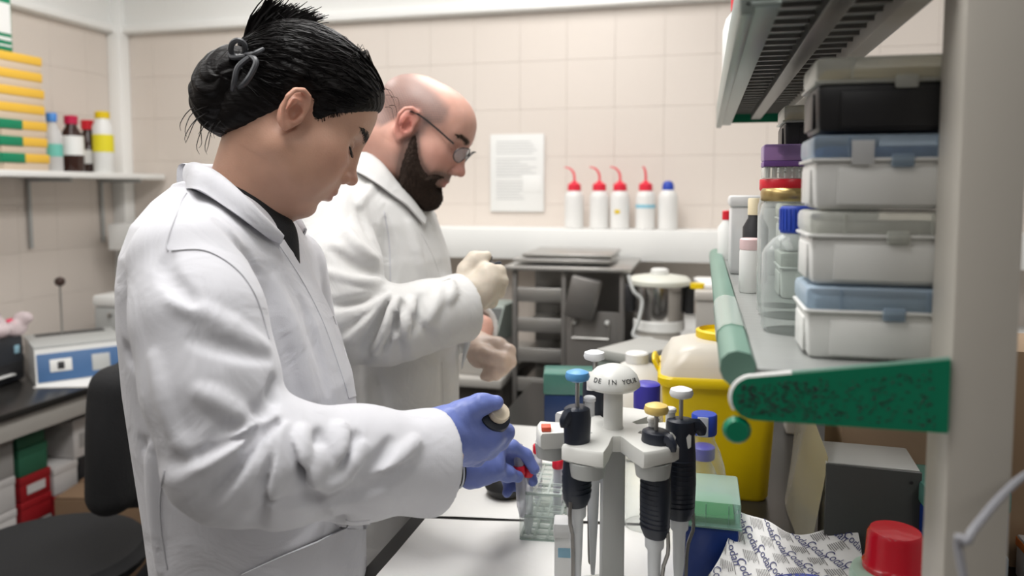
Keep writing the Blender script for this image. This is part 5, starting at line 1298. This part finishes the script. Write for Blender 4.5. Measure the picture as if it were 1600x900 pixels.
obj('hair_bun', bme, M_hair, woman, world=True)
rs = random.Random(21); m = MB()
def strand(m, pts, r, n=9, seg=4): m.tube([HWm @ p for p in resample([Vector(p) for p in pts], n)], [r*(1-0.75*(i/(n-1))**2) for i in range(n)], seg)
# tuft standing up behind the crown
for i in range(800):
    u = rs.random(); w_ = rs.gauss(0, 0.5); b0 = Vector((-0.088+rs.uniform(-0.014, 0.016), -0.008+rs.uniform(-0.016, 0.018), 0.045+rs.uniform(-0.012, 0.01)))
    tip = Vector((-0.112, -0.002, 0.124)).lerp(Vector((-0.035, 0.0, 0.148)), u)+Vector((rs.gauss(0, 0.005), rs.gauss(0, 0.012), rs.gauss(0, 0.006)))
    L = 0.62+0.38*rs.random()**0.5; tip = b0.lerp(tip, L)
    md = b0.lerp(tip, 0.5)+Vector((-0.010+0.006*rs.random(), rs.gauss(0, 0.004), 0.004))
    strand(m, [b0, md, tip], 0.0016, 7, 3)
obj('hair_tuft', m, M_strand, woman, world=True)['kind'] = 'stuff'
m = MB()
# smoothed-back lengths over the head
Q = []
for i in range(560):
    a = rs.uniform(-2.0, 2.0); x0 = rs.uniform(-0.02, 0.095)
    p0 = Vector((x0, math.sin(a)*0.075, 0.04+math.cos(a)*0.085)); p1 = Vector((-0.088, math.sin(a)*0.022-0.004, 0.02+math.cos(a)*0.03))
    if p0.z < float(hairline(np.array([x0]))[0])+0.006: continue
    Q += [p0.lerp(p1, k/7) for k in range(8)]
Q = HR.project(Q, 0.0004)
for i in range(0, len(Q), 8): strand(m, [Vector(p) for p in Q[i:i+8]], 0.0006, 14, 3)
obj('hair_lengths', m, M_strand, woman, world=True)['kind'] = 'stuff'
m = MB()
# loose wisps at the nape and brow
for i in range(11):
    b0 = Vector((-0.072+rs.uniform(-0.03, 0.006), -0.02+rs.uniform(-0.015, 0.02), -0.04)); e = b0+Vector((rs.uniform(-0.016, 0.006), rs.gauss(0, 0.01), -0.025-0.03*rs.random()))
    strand(m, [b0, b0.lerp(e, 0.5)+Vector((-0.014*rs.random(), rs.gauss(0, 0.004), 0)), e, e+Vector((0.01*rs.random(), 0, -0.008))], 0.0008, 10, 3)
Q = []
for i in range(260):
    x0 = rs.uniform(-0.062, 0.062); sd = -1 if rs.random() < 0.8 else 1
    z0 = float(hairline(np.array([x0]))[0])+rs.uniform(0.003, 0.012)
    if x0 < 0.032: continue
    Q += [(x0+rs.gauss(0, 0.001), sd*0.075, z0), (x0-0.012, sd*0.078, z0+0.012), (x0-0.026, sd*0.078, z0+0.020)]
Q = HW.project(Q, np.array([0.0003, 0.003, 0.006]*(len(Q)//3), np.float32))
for i in range(0, len(Q), 3): strand(m, [Vector(p) for p in Q[i:i+3]], 0.0005, 7, 3)
for i in range(8):
    b0 = Vector((0.085+rs.uniform(-0.02, 0.012), -0.02+rs.uniform(-0.03, 0.03), 0.093+rs.uniform(-0.006, 0.012))); strand(m, [b0, b0+Vector((0.008, 0, 0.004)), b0+Vector((0.017+0.006*rs.random(), rs.gauss(0, 0.004), -0.012*rs.random()))], 0.00035, 8, 3)
obj('loose_strands', m, M_strand, woman, world=True)['kind'] = 'stuff'
# hair clip
M_clip = mat('matt_black_clip', (0.05, 0.052, 0.058), 0.42)
def wl_(px, py, d): return P(px, py, d)
ring = [P(372+11.5*math.cos(q), 76+13*math.sin(q), 0.965+0.006*math.sin(q)) for q in (2*math.pi*i/20 for i in range(21))]
cl_ = obj('hair_clip', MB().tube(ring, 0.0036, 8), M_clip, woman, world=True); cl_['label'] = 'matt black looped hair clip'
lp_ = [P(392, 88, 0.962), P(372, 105, 0.955), P(366, 128, 0.955), P(363, 141, 0.965)]
obj('clip_prong', MB().tube(resample(lp_, 14), [0.0036]*10+[0.0034, 0.0032, 0.003, 0.0024], 8), M_clip, woman, world=True)
lp_ = [P(390, 86, 0.962), P(400, 96, 0.954), P(394, 113, 0.952), P(384, 128, 0.952), P(373, 137, 0.96)]
obj('clip_prong', MB().tube(resample(lp_, 16), [0.0038]*12+[0.0036, 0.0034, 0.003, 0.0024], 8), M_clip, woman, world=True)
obj('clip_prong', MB().tube(resample([P(384, 86, 0.965), P(398, 84, 0.958), P(412, 76, 0.965)], 10), [0.0034]*7+[0.003, 0.0026, 0.002], 8), M_clip, woman, world=True)
obj('clip_prong', MB().tube(resample([P(360, 84, 0.975), P(364, 90, 0.965), P(384, 88, 0.962)], 10), 0.0034, 8), M_clip, woman, world=True)

# hands ------------------------------------------------------------
def finger(Fd, pts, r0, r1, k=0.006):
    n = len(pts)-1
    for i in range(n): Fd.add(cap(pts[i], pts[i+1], r0+(r1-r0)*i/n, r0+(r1-r0)*(i+1)/n), k if i else 0.012)
    return Fd
def PP(*l): return [P(*q) for q in l]
RH_ = Field()
wr_ = P(672, 684, 0.985)
RH_.add(cap(P(625, 700, 0.925), P(690, 680, 0.985), 0.030, 0.031), 0.02)                                    # wrist, inside the cuff
RH_.add(cap(P(690, 674, 0.995), P(768, 678, 1.02), 0.021, 0.0130), 0.02)
RH_.add(cap(P(692, 682, 0.992), P(758, 690, 1.02), 0.022, 0.0135), 0.02)
RH_.add(cap(P(695, 692, 0.992), P(744, 702, 1.022), 0.021, 0.0135), 0.02)
RH_.add(cap(P(698, 700, 0.995), P(727, 712, 1.03), 0.018, 0.0125), 0.02)
finger(RH_, PP((766, 677, 1.02), (791, 675, 1.042), (790, 676, 1.075), (768, 676, 1.088)), 0.0120, 0.0095)
finger(RH_, PP((758, 689, 1.02), (780, 690, 1.042), (778, 692, 1.075), (756, 690, 1.088)), 0.0124, 0.0095)
finger(RH_, PP((744, 700, 1.022), (764, 704, 1.044), (760, 706, 1.075), (740, 702, 1.086)), 0.0122, 0.009)
finger(RH_, PP((727, 710, 1.03), (744, 716, 1.05), (740, 718, 1.078), (722, 712, 1.084)), 0.0115, 0.0085)
finger(RH_, PP((698, 664, 0.995), (722, 645, 0.998), (750, 632, 1.0), (775, 629, 1.006)), 0.0175, 0.0100, 0.012)
RH_.add(cap(P(690, 668, 0.99), P(730, 664, 1.005), 0.020, 0.012), 0.02)
for pix, rr in (([(700, 655), (704, 690), (712, 712)], 0.003), ([(692, 650), (694, 690), (702, 716)], 0.0025), ([(684, 655), (688, 700)], 0.003)):
    q = RH_.hit(pix); RH_.cut(poly(resample(q, 8), [rr]*8), 0.005)
def cuffwave(X, Y, Z): return 0.0005*np.sin(X*330+Z*140)*np.sin(Y*210+Z*90)
cuffwave.lo = cuffwave.hi = None
RH_.ops.append((cuffwave, 0, '~'))
g_ = obj('glove', RH_.mesh('glove', 0.0018), M_glove, woman, world=True); g_['label'] = 'blue nitrile glove gripping the pipette'
LH = Field()
LH.add(cap(P(735, 730, 1.141), P(740, 730, 1.142), 0.024, 0.024), 0.015)
LH.add(cap(P(736, 718, 1.145), P(770, 704, 1.165), 0.0215, 0.0145), 0.02)
LH.add(cap(P(737, 729, 1.142), P(775, 722, 1.155), 0.0215, 0.0125), 0.02)
LH.add(cap(P(738, 738, 1.139), P(760, 738, 1.145), 0.018, 0.013), 0.02)
finger(LH, PP((768, 702, 1.165), (800, 698, 1.19), (822, 712, 1.20), (835, 733, 1.198)), 0.0120, 0.0085)         # index arched over
finger(LH, PP((768, 708, 1.18), (800, 708, 1.21), (826, 726, 1.222), (832, 752, 1.21)), 0.0120, 0.0082)          # middle behind
finger(LH, PP((765, 714, 1.19), (795, 722, 1.225), (812, 742, 1.23), (810, 762, 1.215)), 0.0115, 0.008)
finger(LH, PP((760, 722, 1.19), (785, 738, 1.22), (796, 756, 1.222), (792, 770, 1.21)), 0.0105, 0.0075)
finger(LH, PP((742, 738, 1.142), (770, 734, 1.150), (792, 740, 1.168), (809, 745, 1.186)), 0.0150, 0.0088, 0.010) # thumb
LH.ops.append((cuffwave, 0, '~'))
g_ = obj('glove', LH.mesh('glove', 0.0018), M_glove, woman, world=True); g_['label'] = 'blue nitrile glove reaching to the tubes'
# black knit cuff and glove rim at the left wrist
a_, b_ = P(672, 728, 1.115), P(712, 731, 1.134)
obj('knit_cuff', Field().add(cap(a_, b_, 0.0295, 0.0285), 0.01).mesh('knit_cuff', 0.003), M_blkcloth, woman, world=True)
ax = (b_-a_).normalized(); u_, v_ = frame_for(ax)
obj('glove_rim', MB().tube([b_+ax*0.001+(u_*math.cos(q)+v_*math.sin(q))*0.0285-ax*0.006*math.sin(q) for q in (2*math.pi*i/30 for i in range(31))], 0.0016, 6), mat('pale_rim', (0.6, 0.62, 0.68), 0.5), woman, world=True)
legs(woman, oW, fW, 0.85)
# the pipette she holds
axp = (-FW*0.62+UP*0.60+RT*0.38).normalized(); pb_ = P(772, 652, 1.022)-axp*0.062
hp = thing('pipette', 'black pipette with cream button held in the woman\'s blue glove', 'pipette', pb_)
obj('grip', MB().lathe([(0.012, -0.03), (0.0155, -0.02), (0.0165, 0.045), (0.020, 0.055), (0.0225, 0.061), (0.0215, 0.067), (0.014, 0.069)], pb_, 24, axp), M_navy, hp, world=True)
obj('plunger_button', MB().lathe([(0.006, 0.066), (0.0140, 0.070), (0.0145, 0.076), (0.0130, 0.079), (0.001, 0.0795)], pb_+RT*0.002, 24, axp), mat('cream_button', (0.60, 0.52, 0.40), 0.5), hp, world=True)
obj('ejector_button', MB().lathe([(0.006, 0.055), (0.0075, 0.066), (0.007, 0.071), (0.001, 0.072)], pb_-RT*0.020-UP*0.006, 14, axp), M_wplas, hp, world=True)
obj('shaft', MB().lathe([(0.011, -0.03), (0.008, -0.065), (0.006, -0.10), (0.003, -0.135)], pb_, 14, axp), MATS['pipette_shaft'], hp, world=True)
# the tube she lifts
tube('clear tube with red cap pinched between blue gloved fingers', P(816, 790, 1.205)-Vector((0, 0, 0.02)), (R(2), R(-3), 0), h=0.075)
o_ = [o for o in bpy.data.objects if o.get('label') == 'clear tube with red cap pinched between blue gloved fingers'][0]
obj('open_top', MB().lathe([(0.0078, 0.086), (0.0078, 0.118)], n=16, cap=False), M_tube, o_)

# ================================================================== the man
fM = rot2(RT, R(0)); lM = Vector((-fM.y, fM.x, 0))
oM = P(598, 300, 1.64); oM.z = 0
man = thing('person', 'bald bearded man with glasses in white lab coat pipetting at the bench', 'person', oM)
dm = 1.62
secM = [(zc(262, dm), 0.045, -0.085, 0.08, 0), (zc(285, dm), 0.075, -0.115, 0.12, 0), (zc(315, dm), 0.098, -0.135, 0.165, 0), (zc(345, dm), 0.115, -0.148, 0.185, 0), (zc(400, dm), 0.140, -0.155, 0.192, 0),
        (zc(470, dm), 0.152, -0.15, 0.185, 0), (zc(560, dm), 0.160, -0.145, 0.18, 0), (zc(650, dm), 0.160, -0.14, 0.185, 0), (0.8, 0.152, -0.135, 0.19, 0), (0.5, 0.15, -0.13, 0.205, 0)]
Sm = [P(517, 352, 1.455), P(528, 420, 1.405), P(545, 508, 1.365), P(610, 508, 1.39), P(670, 493, 1.44), P(724, 480, 1.49)]
SmR = [0.078, 0.076, 0.066, 0.066, 0.062, 0.060]
Lm = [P(590, 350, 1.83), P(620, 450, 1.86), P(650, 525, 1.85), P(750, 512, 1.665)]
LmR = [0.078, 0.074, 0.062, 0.047]
CM0 = coat_base(secM, oM, fM, Sm, SmR, Lm, LmR, (P(575, 318, 1.64), 0.065))
CM = Field(); CM.ops = list(CM0.ops)
folds(CM, CM0, [
    (1, 0.014, 0.007, [(606, 462), (575, 492), (552, 528)]), (-1, 0.010, 0.006, [(612, 472), (588, 505), (566, 545)]),
    (1, 0.014, 0.007, [(622, 468), (600, 510), (580, 548)]), (-1, 0.010, 0.006, [(632, 474), (618, 510), (600, 545)]),
    (1, 0.015, 0.007, [(645, 468), (638, 495), (622, 530)]), (-1, 0.010, 0.005, [(660, 462), (655, 490), (640, 525)]),
    (1, 0.014, 0.005, [(690, 446), (682, 475), (665, 505)]), (1, 0.014, 0.006, [(702, 440), (706, 455), (700, 470)]),
    (-1, 0.012, 0.006, [(600, 455), (560, 470), (525, 480)]), (1, 0.015, 0.006, [(592, 440), (552, 440), (512, 425)]),
    (-1, 0.012, 0.006, [(590, 425), (555, 415), (520, 392)]), (1, 0.015, 0.006, [(588, 405), (560, 385), (535, 352)]),
    (-1, 0.012, 0.005, [(592, 390), (575, 360), (560, 325)]), (1, 0.012, 0.004, [(560, 320), (575, 300), (585, 285)]),
    (-1, 0.014, 0.006, [(603, 345), (610, 400), (612, 445)]), (1, 0.016, 0.004, [(640, 350), (655, 400), (665, 440)]),
    (-1, 0.012, 0.004, [(590, 590), (600, 620), (605, 660)]), (1, 0.014, 0.004, [(640, 560), (645, 610), (645, 660)]), (-1, 0.012, 0.004, [(690, 560), (692, 610), (692, 660)]),
    (1, 0.012, 0.004, [(570, 575), (572, 620), (575, 660)]),
])
radiate(CM, 612, 455, 1.36, 160, 325, 12, 0.0055, 0.075, 0.06)
coatM = obj('lab_coat', CM.mesh('lab_coat', 0.0045, smooth=1), M_coatm, man, world=True); coatM['label'] = 'off-white cotton lab coat'
band(CM, [(655, 360), (676, 400), (690, 440)], [(672, 352), (690, 395), (704, 436)], 0.001, 0.003, M_coatm, man, 'placket')
band(CM, [(690, 565), (692, 620), (692, 700)], [(708, 565), (710, 620), (710, 700)], 0.001, 0.003, M_coatm, man, 'placket')
seam(CM, [(600, 330), (608, 380), (610, 440)], root=man, r=0.0012)
axM = (Sm[-1]-Sm[-2]).normalized(); uM, vM = frame_for(axM)
obj('cuff_stitching', MB().tube([Sm[-1]-axM*0.018+(uM*math.cos(q)+vM*math.sin(q))*(SmR[-1]+0.0006) for q in (2*math.pi*i/48 for i in range(49))], 0.0010, 5), M_seam, man, world=True)
cM = P(605, 300, 1.64)
collar(man, [P(566, 236, 1.64), P(578, 236, 1.575), P(598, 258, 1.54), P(622, 290, 1.535), P(645, 318, 1.55), P(662, 345, 1.575)],
       [P(548, 268, 1.64)]+lay(CM, [(558, 275), (585, 292), (612, 312), (632, 326), (655, 352)], 0.009), cM, fM, M_coatm, 0.004)
sh2 = Field().add(cap(P(595, 270, 1.64), P(618, 310, 1.63), 0.072, 0.074), 0.02).add(cap(P(630, 320, 1.63), P(655, 365, 1.62), 0.05, 0.022), 0.02)
sh2.ops.append((half(P(610, 268, 1.64), (P(610, 268, 1.64)-P(640, 318, 1.64)).normalized()), 0.006, '&'))
o_ = obj('shirt', sh2.mesh('shirt', 0.005), M_blkcloth, man, world=True); o_['label'] = 'black shirt'
HMm = head_matrix(P(654, 206, 1.57), math.atan2(fM.y, fM.x)-R(8), R(33), R(-2)) @ Matrix.Scale(1.06, 4)
HMi = HMm.inverted(); HM = head_field(HMi @ P(600, 290, 1.64), True)
hm = HM.mesh('head', 0.0019, lo=(-0.13, -0.11, -0.24), hi=(0.135, 0.11, 0.15), smooth=1)
v = verts(hm); base = np.tile(np.array([0.60, 0.335, 0.265], np.float32), (len(v), 1))
for y in (-1, 1):
    blend(0.8*g3((-0.008, y*0.082, 0.004), (0.022, 0.02, 0.034)), (0.62, 0.19, 0.15))
    blend(0.5*g3((0.075, y*0.04, -0.015), (0.03, 0.03, 0.022)), (0.62, 0.25, 0.2))
    blend(0.6*g3((0.085, y*0.033, 0.012), (0.012, 0.018, 0.010)), (0.34, 0.16, 0.13))
blend(0.5*g3((0.113, 0, -0.02), (0.018, 0.018, 0.014)), (0.62, 0.24, 0.2))
blend(0.9*g3((0.099, 0, -0.0555), (0.012, 0.019, 0.008)), (0.45, 0.13, 0.12))
tb = np.clip((np.abs(v[:, 1])-0.012)/0.036, 0, 1); zb = 0.034+0.005*np.sin(tb*2.4)-0.003*tb
blend(0.75*np.exp(-((v[:, 2]-zb)/0.004)**2)*(np.abs(v[:, 1]) > 0.011)*(np.abs(v[:, 1]) < 0.05)*(v[:, 0] > 0.05), (0.06, 0.04, 0.03))
# cropped stubble on the sides and back of the scalp
def ss(x, a, b): t = np.clip((x-a)/(b-a), 0, 1); return t*t*(3-2*t)
zl = np.interp(v[:, 0], [-0.12, -0.05, -0.02, 0.0, 0.02, 0.05], [-0.05, -0.03, 0.02, 0.035, 0.02, 0.035])
zu = np.interp(v[:, 0], [-0.12, -0.06, 0.0, 0.04, 0.06], [0.095, 0.093, 0.084, 0.074, 0.055])
st_m = ss(v[:, 2], zl-0.006, zl+0.012)*(1-ss(v[:, 2], zu-0.014, zu+0.008))*(1-ss(v[:, 0], 0.038, 0.060))*(np.abs(v[:, 1]) < 0.079)
nz = 0.8+0.2*np.sin(v[:, 0]*900)*np.sin(v[:, 2]*1100+v[:, 1]*700)
blend(0.88*st_m*nz, (0.15, 0.115, 0.108))
def region(X, Y, Z):
    zc_ = np.interp(X, [-0.01, 0.008, 0.016, 0.028, 0.045, 0.058, 0.074, 0.080, 0.088, 0.11], [-0.05, -0.02, 0.002, -0.012, -0.032, -0.043, -0.050, -0.043, -0.0385, -0.0375]).astype(np.float32)
    g = np.maximum(Z-zc_, (0.012-X)*0.8-0.15*(Z+0.05))
    mo = np.sqrt(((X-0.10)/0.024)**2+(Y/0.0185)**2+((Z+0.0565)/0.0085)**2)
    return np.maximum(g, (1-mo)*0.008)
rg = region(v[:, 0], v[:, 1], v[:, 2]); notlip = 1-0.9*g3((0.099, 0, -0.0555), (0.014, 0.019, 0.008))
blend(0.8*np.exp(-np.clip(rg, 0, None)/0.0075)*notlip*(v[:, 2] > -0.13), (0.075, 0.048, 0.038))
sbn = np.exp(-((v[:, 0]-0.020)/0.010)**2)*ss(v[:, 2], -0.01, 0.005)*(1-ss(v[:, 2], 0.03, 0.045))*(np.abs(v[:, 1]) > 0.05)
blend(0.6*sbn, (0.17, 0.13, 0.12))
set_tint(hm, base); hm.transform(HMm)
for y in (-1, 1): eyebrow(man, HM, HMm, mat('brown_brow', (0.05, 0.032, 0.024), 0.8), y, 70, 0.0005, 2)
core = Field().add(trunk(oM, fM, [(z_, a-0.03, b+0.03, max(0.03, h-0.03), 0) for z_, a, b, h, o in secM], 2.2), 0.02)
for pts in (Sm, Lm):
    for i in range(len(pts)-1): core.add(cap(pts[i], pts[i+1], 0.04, 0.03), 0.02)
core.add(cap(Sm[-1], P(748, 445, 1.51), 0.026, 0.02), 0.02).add(cap(Lm[-1], P(765, 553, 1.60), 0.022, 0.012), 0.02)
cm = core.mesh('core', 0.014, smooth=0); set_tint(cm, np.tile(np.array([0.60, 0.335, 0.265], np.float32), (len(cm.vertices), 1)))
obj('body', join_meshes('body', [hm, cm]), skin_mat('skin_man'), man, world=True)
# beard
M_beard = mat('dark_beard', (0.030, 0.019, 0.014), 0.85, bump=(260, 1.0), var=0.35, vscale=120, spec=0.2)
hp_ = prim(HM)
def beard_d(X, Y, Z):
    g = region(X, Y, Z); t = np.clip(-g/0.020, 0, 1); t = t*t*(3-2*t)
    low = np.clip((-Z-0.075)/0.03, 0, 1)
    return np.maximum(hp_(X, Y, Z)-(0.0115*t-0.0025)-0.009*low*t, g-0.006)
beard_d.lo = np.array([-0.02, -0.09, -0.135], np.float32); beard_d.hi = np.array([0.125, 0.09, 0.01], np.float32)
BD = Field().add(beard_d, 0.002)
def fuzz(X, Y, Z): return 0.0010*np.sin(X*700+Z*300)*np.sin(Y*640+Z*520)+0.0008*np.sin(X*1300+Y*900)*np.sin(Z*1250)
fuzz.lo = fuzz.hi = None
BD.ops.append((fuzz, 0, '~'))
bme = BD.mesh('beard', 0.0017, lo=(-0.02, -0.09, -0.135), hi=(0.125, 0.09, 0.01), smooth=0)
bme.transform(HMm); bo = obj('beard', bme, M_beard, man, world=True); bo['label'] = 'full dark brown beard'
m = MB(); rs = random.Random(4)
me_v = [vv.co.copy() for vv in bme.vertices]; me_n = [vv.normal.copy() for vv in bme.vertices]
for i in range(2200):
    k = rs.randrange(len(me_v)); p = me_v[k]; nrm = me_n[k]; L = 0.003+0.005*rs.random(); dr = (nrm+Vector((0.1, 0, -0.7))).normalized()
    m.tube([p-nrm*0.001, p+dr*L], [0.0007, 0.0002], 3)
obj('beard_hairs', m, M_beard, man, world=True)['kind'] = 'stuff'
# glasses
M_rim = mat('gunmetal_rim', (0.05, 0.045, 0.045), 0.35, 0.6)
gl_ = obj('glasses', MB().tube([HMm @ Vector(p) for p in resample([(-0.012, -0.082, 0.026), (0.004, -0.0815, 0.030), (0.04, -0.074, 0.027), (0.085, -0.066, 0.020)], 16)], 0.0013, 6, flat=1.6), M_rim, man, world=True)
gl_['label'] = 'thin-rimmed glasses'
obj('temple_arm', MB().tube([HMm @ Vector(p) for p in resample([(-0.012, 0.082, 0.026), (0.004, 0.0815, 0.030), (0.04, 0.074, 0.027), (0.085, 0.066, 0.020)], 16)], 0.0013, 6), M_rim, man, world=True)
for y in (-1, 1):
    ring = [(0.1065-0.020*(abs(math.cos(q)*0.026+0.034*1)-0.01)*(1)+0.003*math.sin(q)-0.012*max(0, (math.cos(q))), y*(0.035+0.025*math.cos(q)), 0.010+0.0165*math.sin(q)) for q in (2*math.pi*i/28 for i in range(29))]
    r_ = obj('rim', MB().tube([HMm @ Vector(p) for p in ring], 0.0011, 6), M_rim, man, world=True)
    cen = Vector((0.102, y*0.035, 0.010)); n_ = MB()
    n_.rings([[HMm @ (cen+(Vector(p)-cen)*s) for p in ring[:-1]] for s in (0.98, 0.5, 0.05)])
    obj('lens', n_, clear('lens_glass', (0.95, 0.96, 0.97), 0.02, 0.03, (0.3, 0.32, 0.35)), man, world=True)
obj('bridge', MB().tube([HMm @ Vector(p) for p in resample([(0.1045, -0.010, 0.013), (0.108, 0, 0.017), (0.1045, 0.010, 0.013)], 8)], 0.0012, 6), M_rim, man, world=True)
# hands
HA = Field()
HA.add(cap(P(700, 482, 1.475), P(730, 462, 1.50), 0.028, 0.032), 0.02)
for q in ((760, 424, 1.487), (766, 438, 1.482), (763, 453, 1.484), (753, 467, 1.49)): HA.add(cap(P(732, 458, 1.498), P(*q), 0.024, 0.0155), 0.025)
finger(HA, PP((760, 423, 1.487), (780, 424, 1.505), (778, 426, 1.545), (756, 424, 1.556)), 0.0135, 0.0105)
finger(HA, PP((766, 438, 1.482), (784, 440, 1.502), (780, 441, 1.545), (757, 438, 1.556)), 0.0138, 0.0105)
finger(HA, PP((763, 453, 1.484), (779, 456, 1.504), (775, 457, 1.545), (754, 452, 1.556)), 0.0132, 0.010)
finger(HA, PP((753, 467, 1.49), (768, 472, 1.508), (764, 472, 1.545), (746, 466, 1.552)), 0.0122, 0.0095)
finger(HA, PP((726, 446, 1.50), (729, 422, 1.50), (741, 405, 1.50), (760, 400, 1.507)), 0.0185, 0.0105, 0.014)
g_ = obj('glove', HA.mesh('glove', 0.0024), M_latex, man, world=True); g_['label'] = 'cream latex glove gripping the pipette'
HB = Field()
HB.add(cap(P(742, 518, 1.672), P(752, 548, 1.615), 0.027, 0.027), 0.015)
HB.add(cap(P(748, 540, 1.61), P(778, 540, 1.60), 0.024, 0.018), 0.02).add(cap(P(750, 558, 1.605), P(780, 558, 1.595), 0.022, 0.018), 0.02)
finger(HB, PP((776, 540, 1.60), (796, 548, 1.585), (798, 566, 1.575), (786, 580, 1.57)), 0.0140, 0.0100)
finger(HB, PP((774, 548, 1.59), (788, 560, 1.570), (786, 576, 1.562), (776, 588, 1.565)), 0.0135, 0.0095)
finger(HB, PP((766, 556, 1.585), (776, 570, 1.568), (772, 582, 1.562), (764, 590, 1.57)), 0.0128, 0.0090)
finger(HB, PP((756, 562, 1.59), (764, 574, 1.575), (762, 584, 1.57), (756, 588, 1.575)), 0.0115, 0.0085)
finger(HB, PP((748, 545, 1.59), (756, 552, 1.57), (770, 558, 1.555), (784, 562, 1.552)), 0.0150, 0.0100, 0.012)
M_latp = mat('thin_latex_over_skin', (0.62, 0.48, 0.40), 0.4, bump=(90, 0.25), var=0.2, vscale=26, sss=0.1)
g_ = obj('glove', HB.mesh('glove', 0.0024), M_latp, man, world=True); g_['label'] = 'thin latex glove with skin showing through'
legs(man, oM, fM, 0.85)
axq = (UP*0.95-FW*0.15+RT*0.22).normalized(); pq = P(752, 440, 1.524)
hp = thing('pipette', 'pipette with dark top held in the man\'s cream latex glove', 'pipette', pq)
obj('grip', MB().lathe([(0.012, -0.075), (0.015, -0.065), (0.0155, 0.025), (0.019, 0.034), (0.0195, 0.042), (0.012, 0.045)], pq, 20, axq), M_navy, hp, world=True)
obj('finger_hook', MB().box((0, 0, 0), (0.034, 0.018, 0.010), 0.003, M=Matrix.Translation(pq+axq*0.034+RT*0.016) @ Matrix.Rotation(R(-14), 4, 'Y')), M_navy, hp, world=True)
obj('plunger_button', MB().lathe([(0.006, 0.044), (0.011, 0.048), (0.011, 0.054), (0.004, 0.056)], pq, 18, axq), M_navy, hp, world=True)
obj('shaft', MB().lathe([(0.010, -0.07), (0.0075, -0.10), (0.006, -0.135), (0.003, -0.165), (0.0012, -0.185)], pq, 14, axq), MATS['pipette_shaft'], hp, world=True)
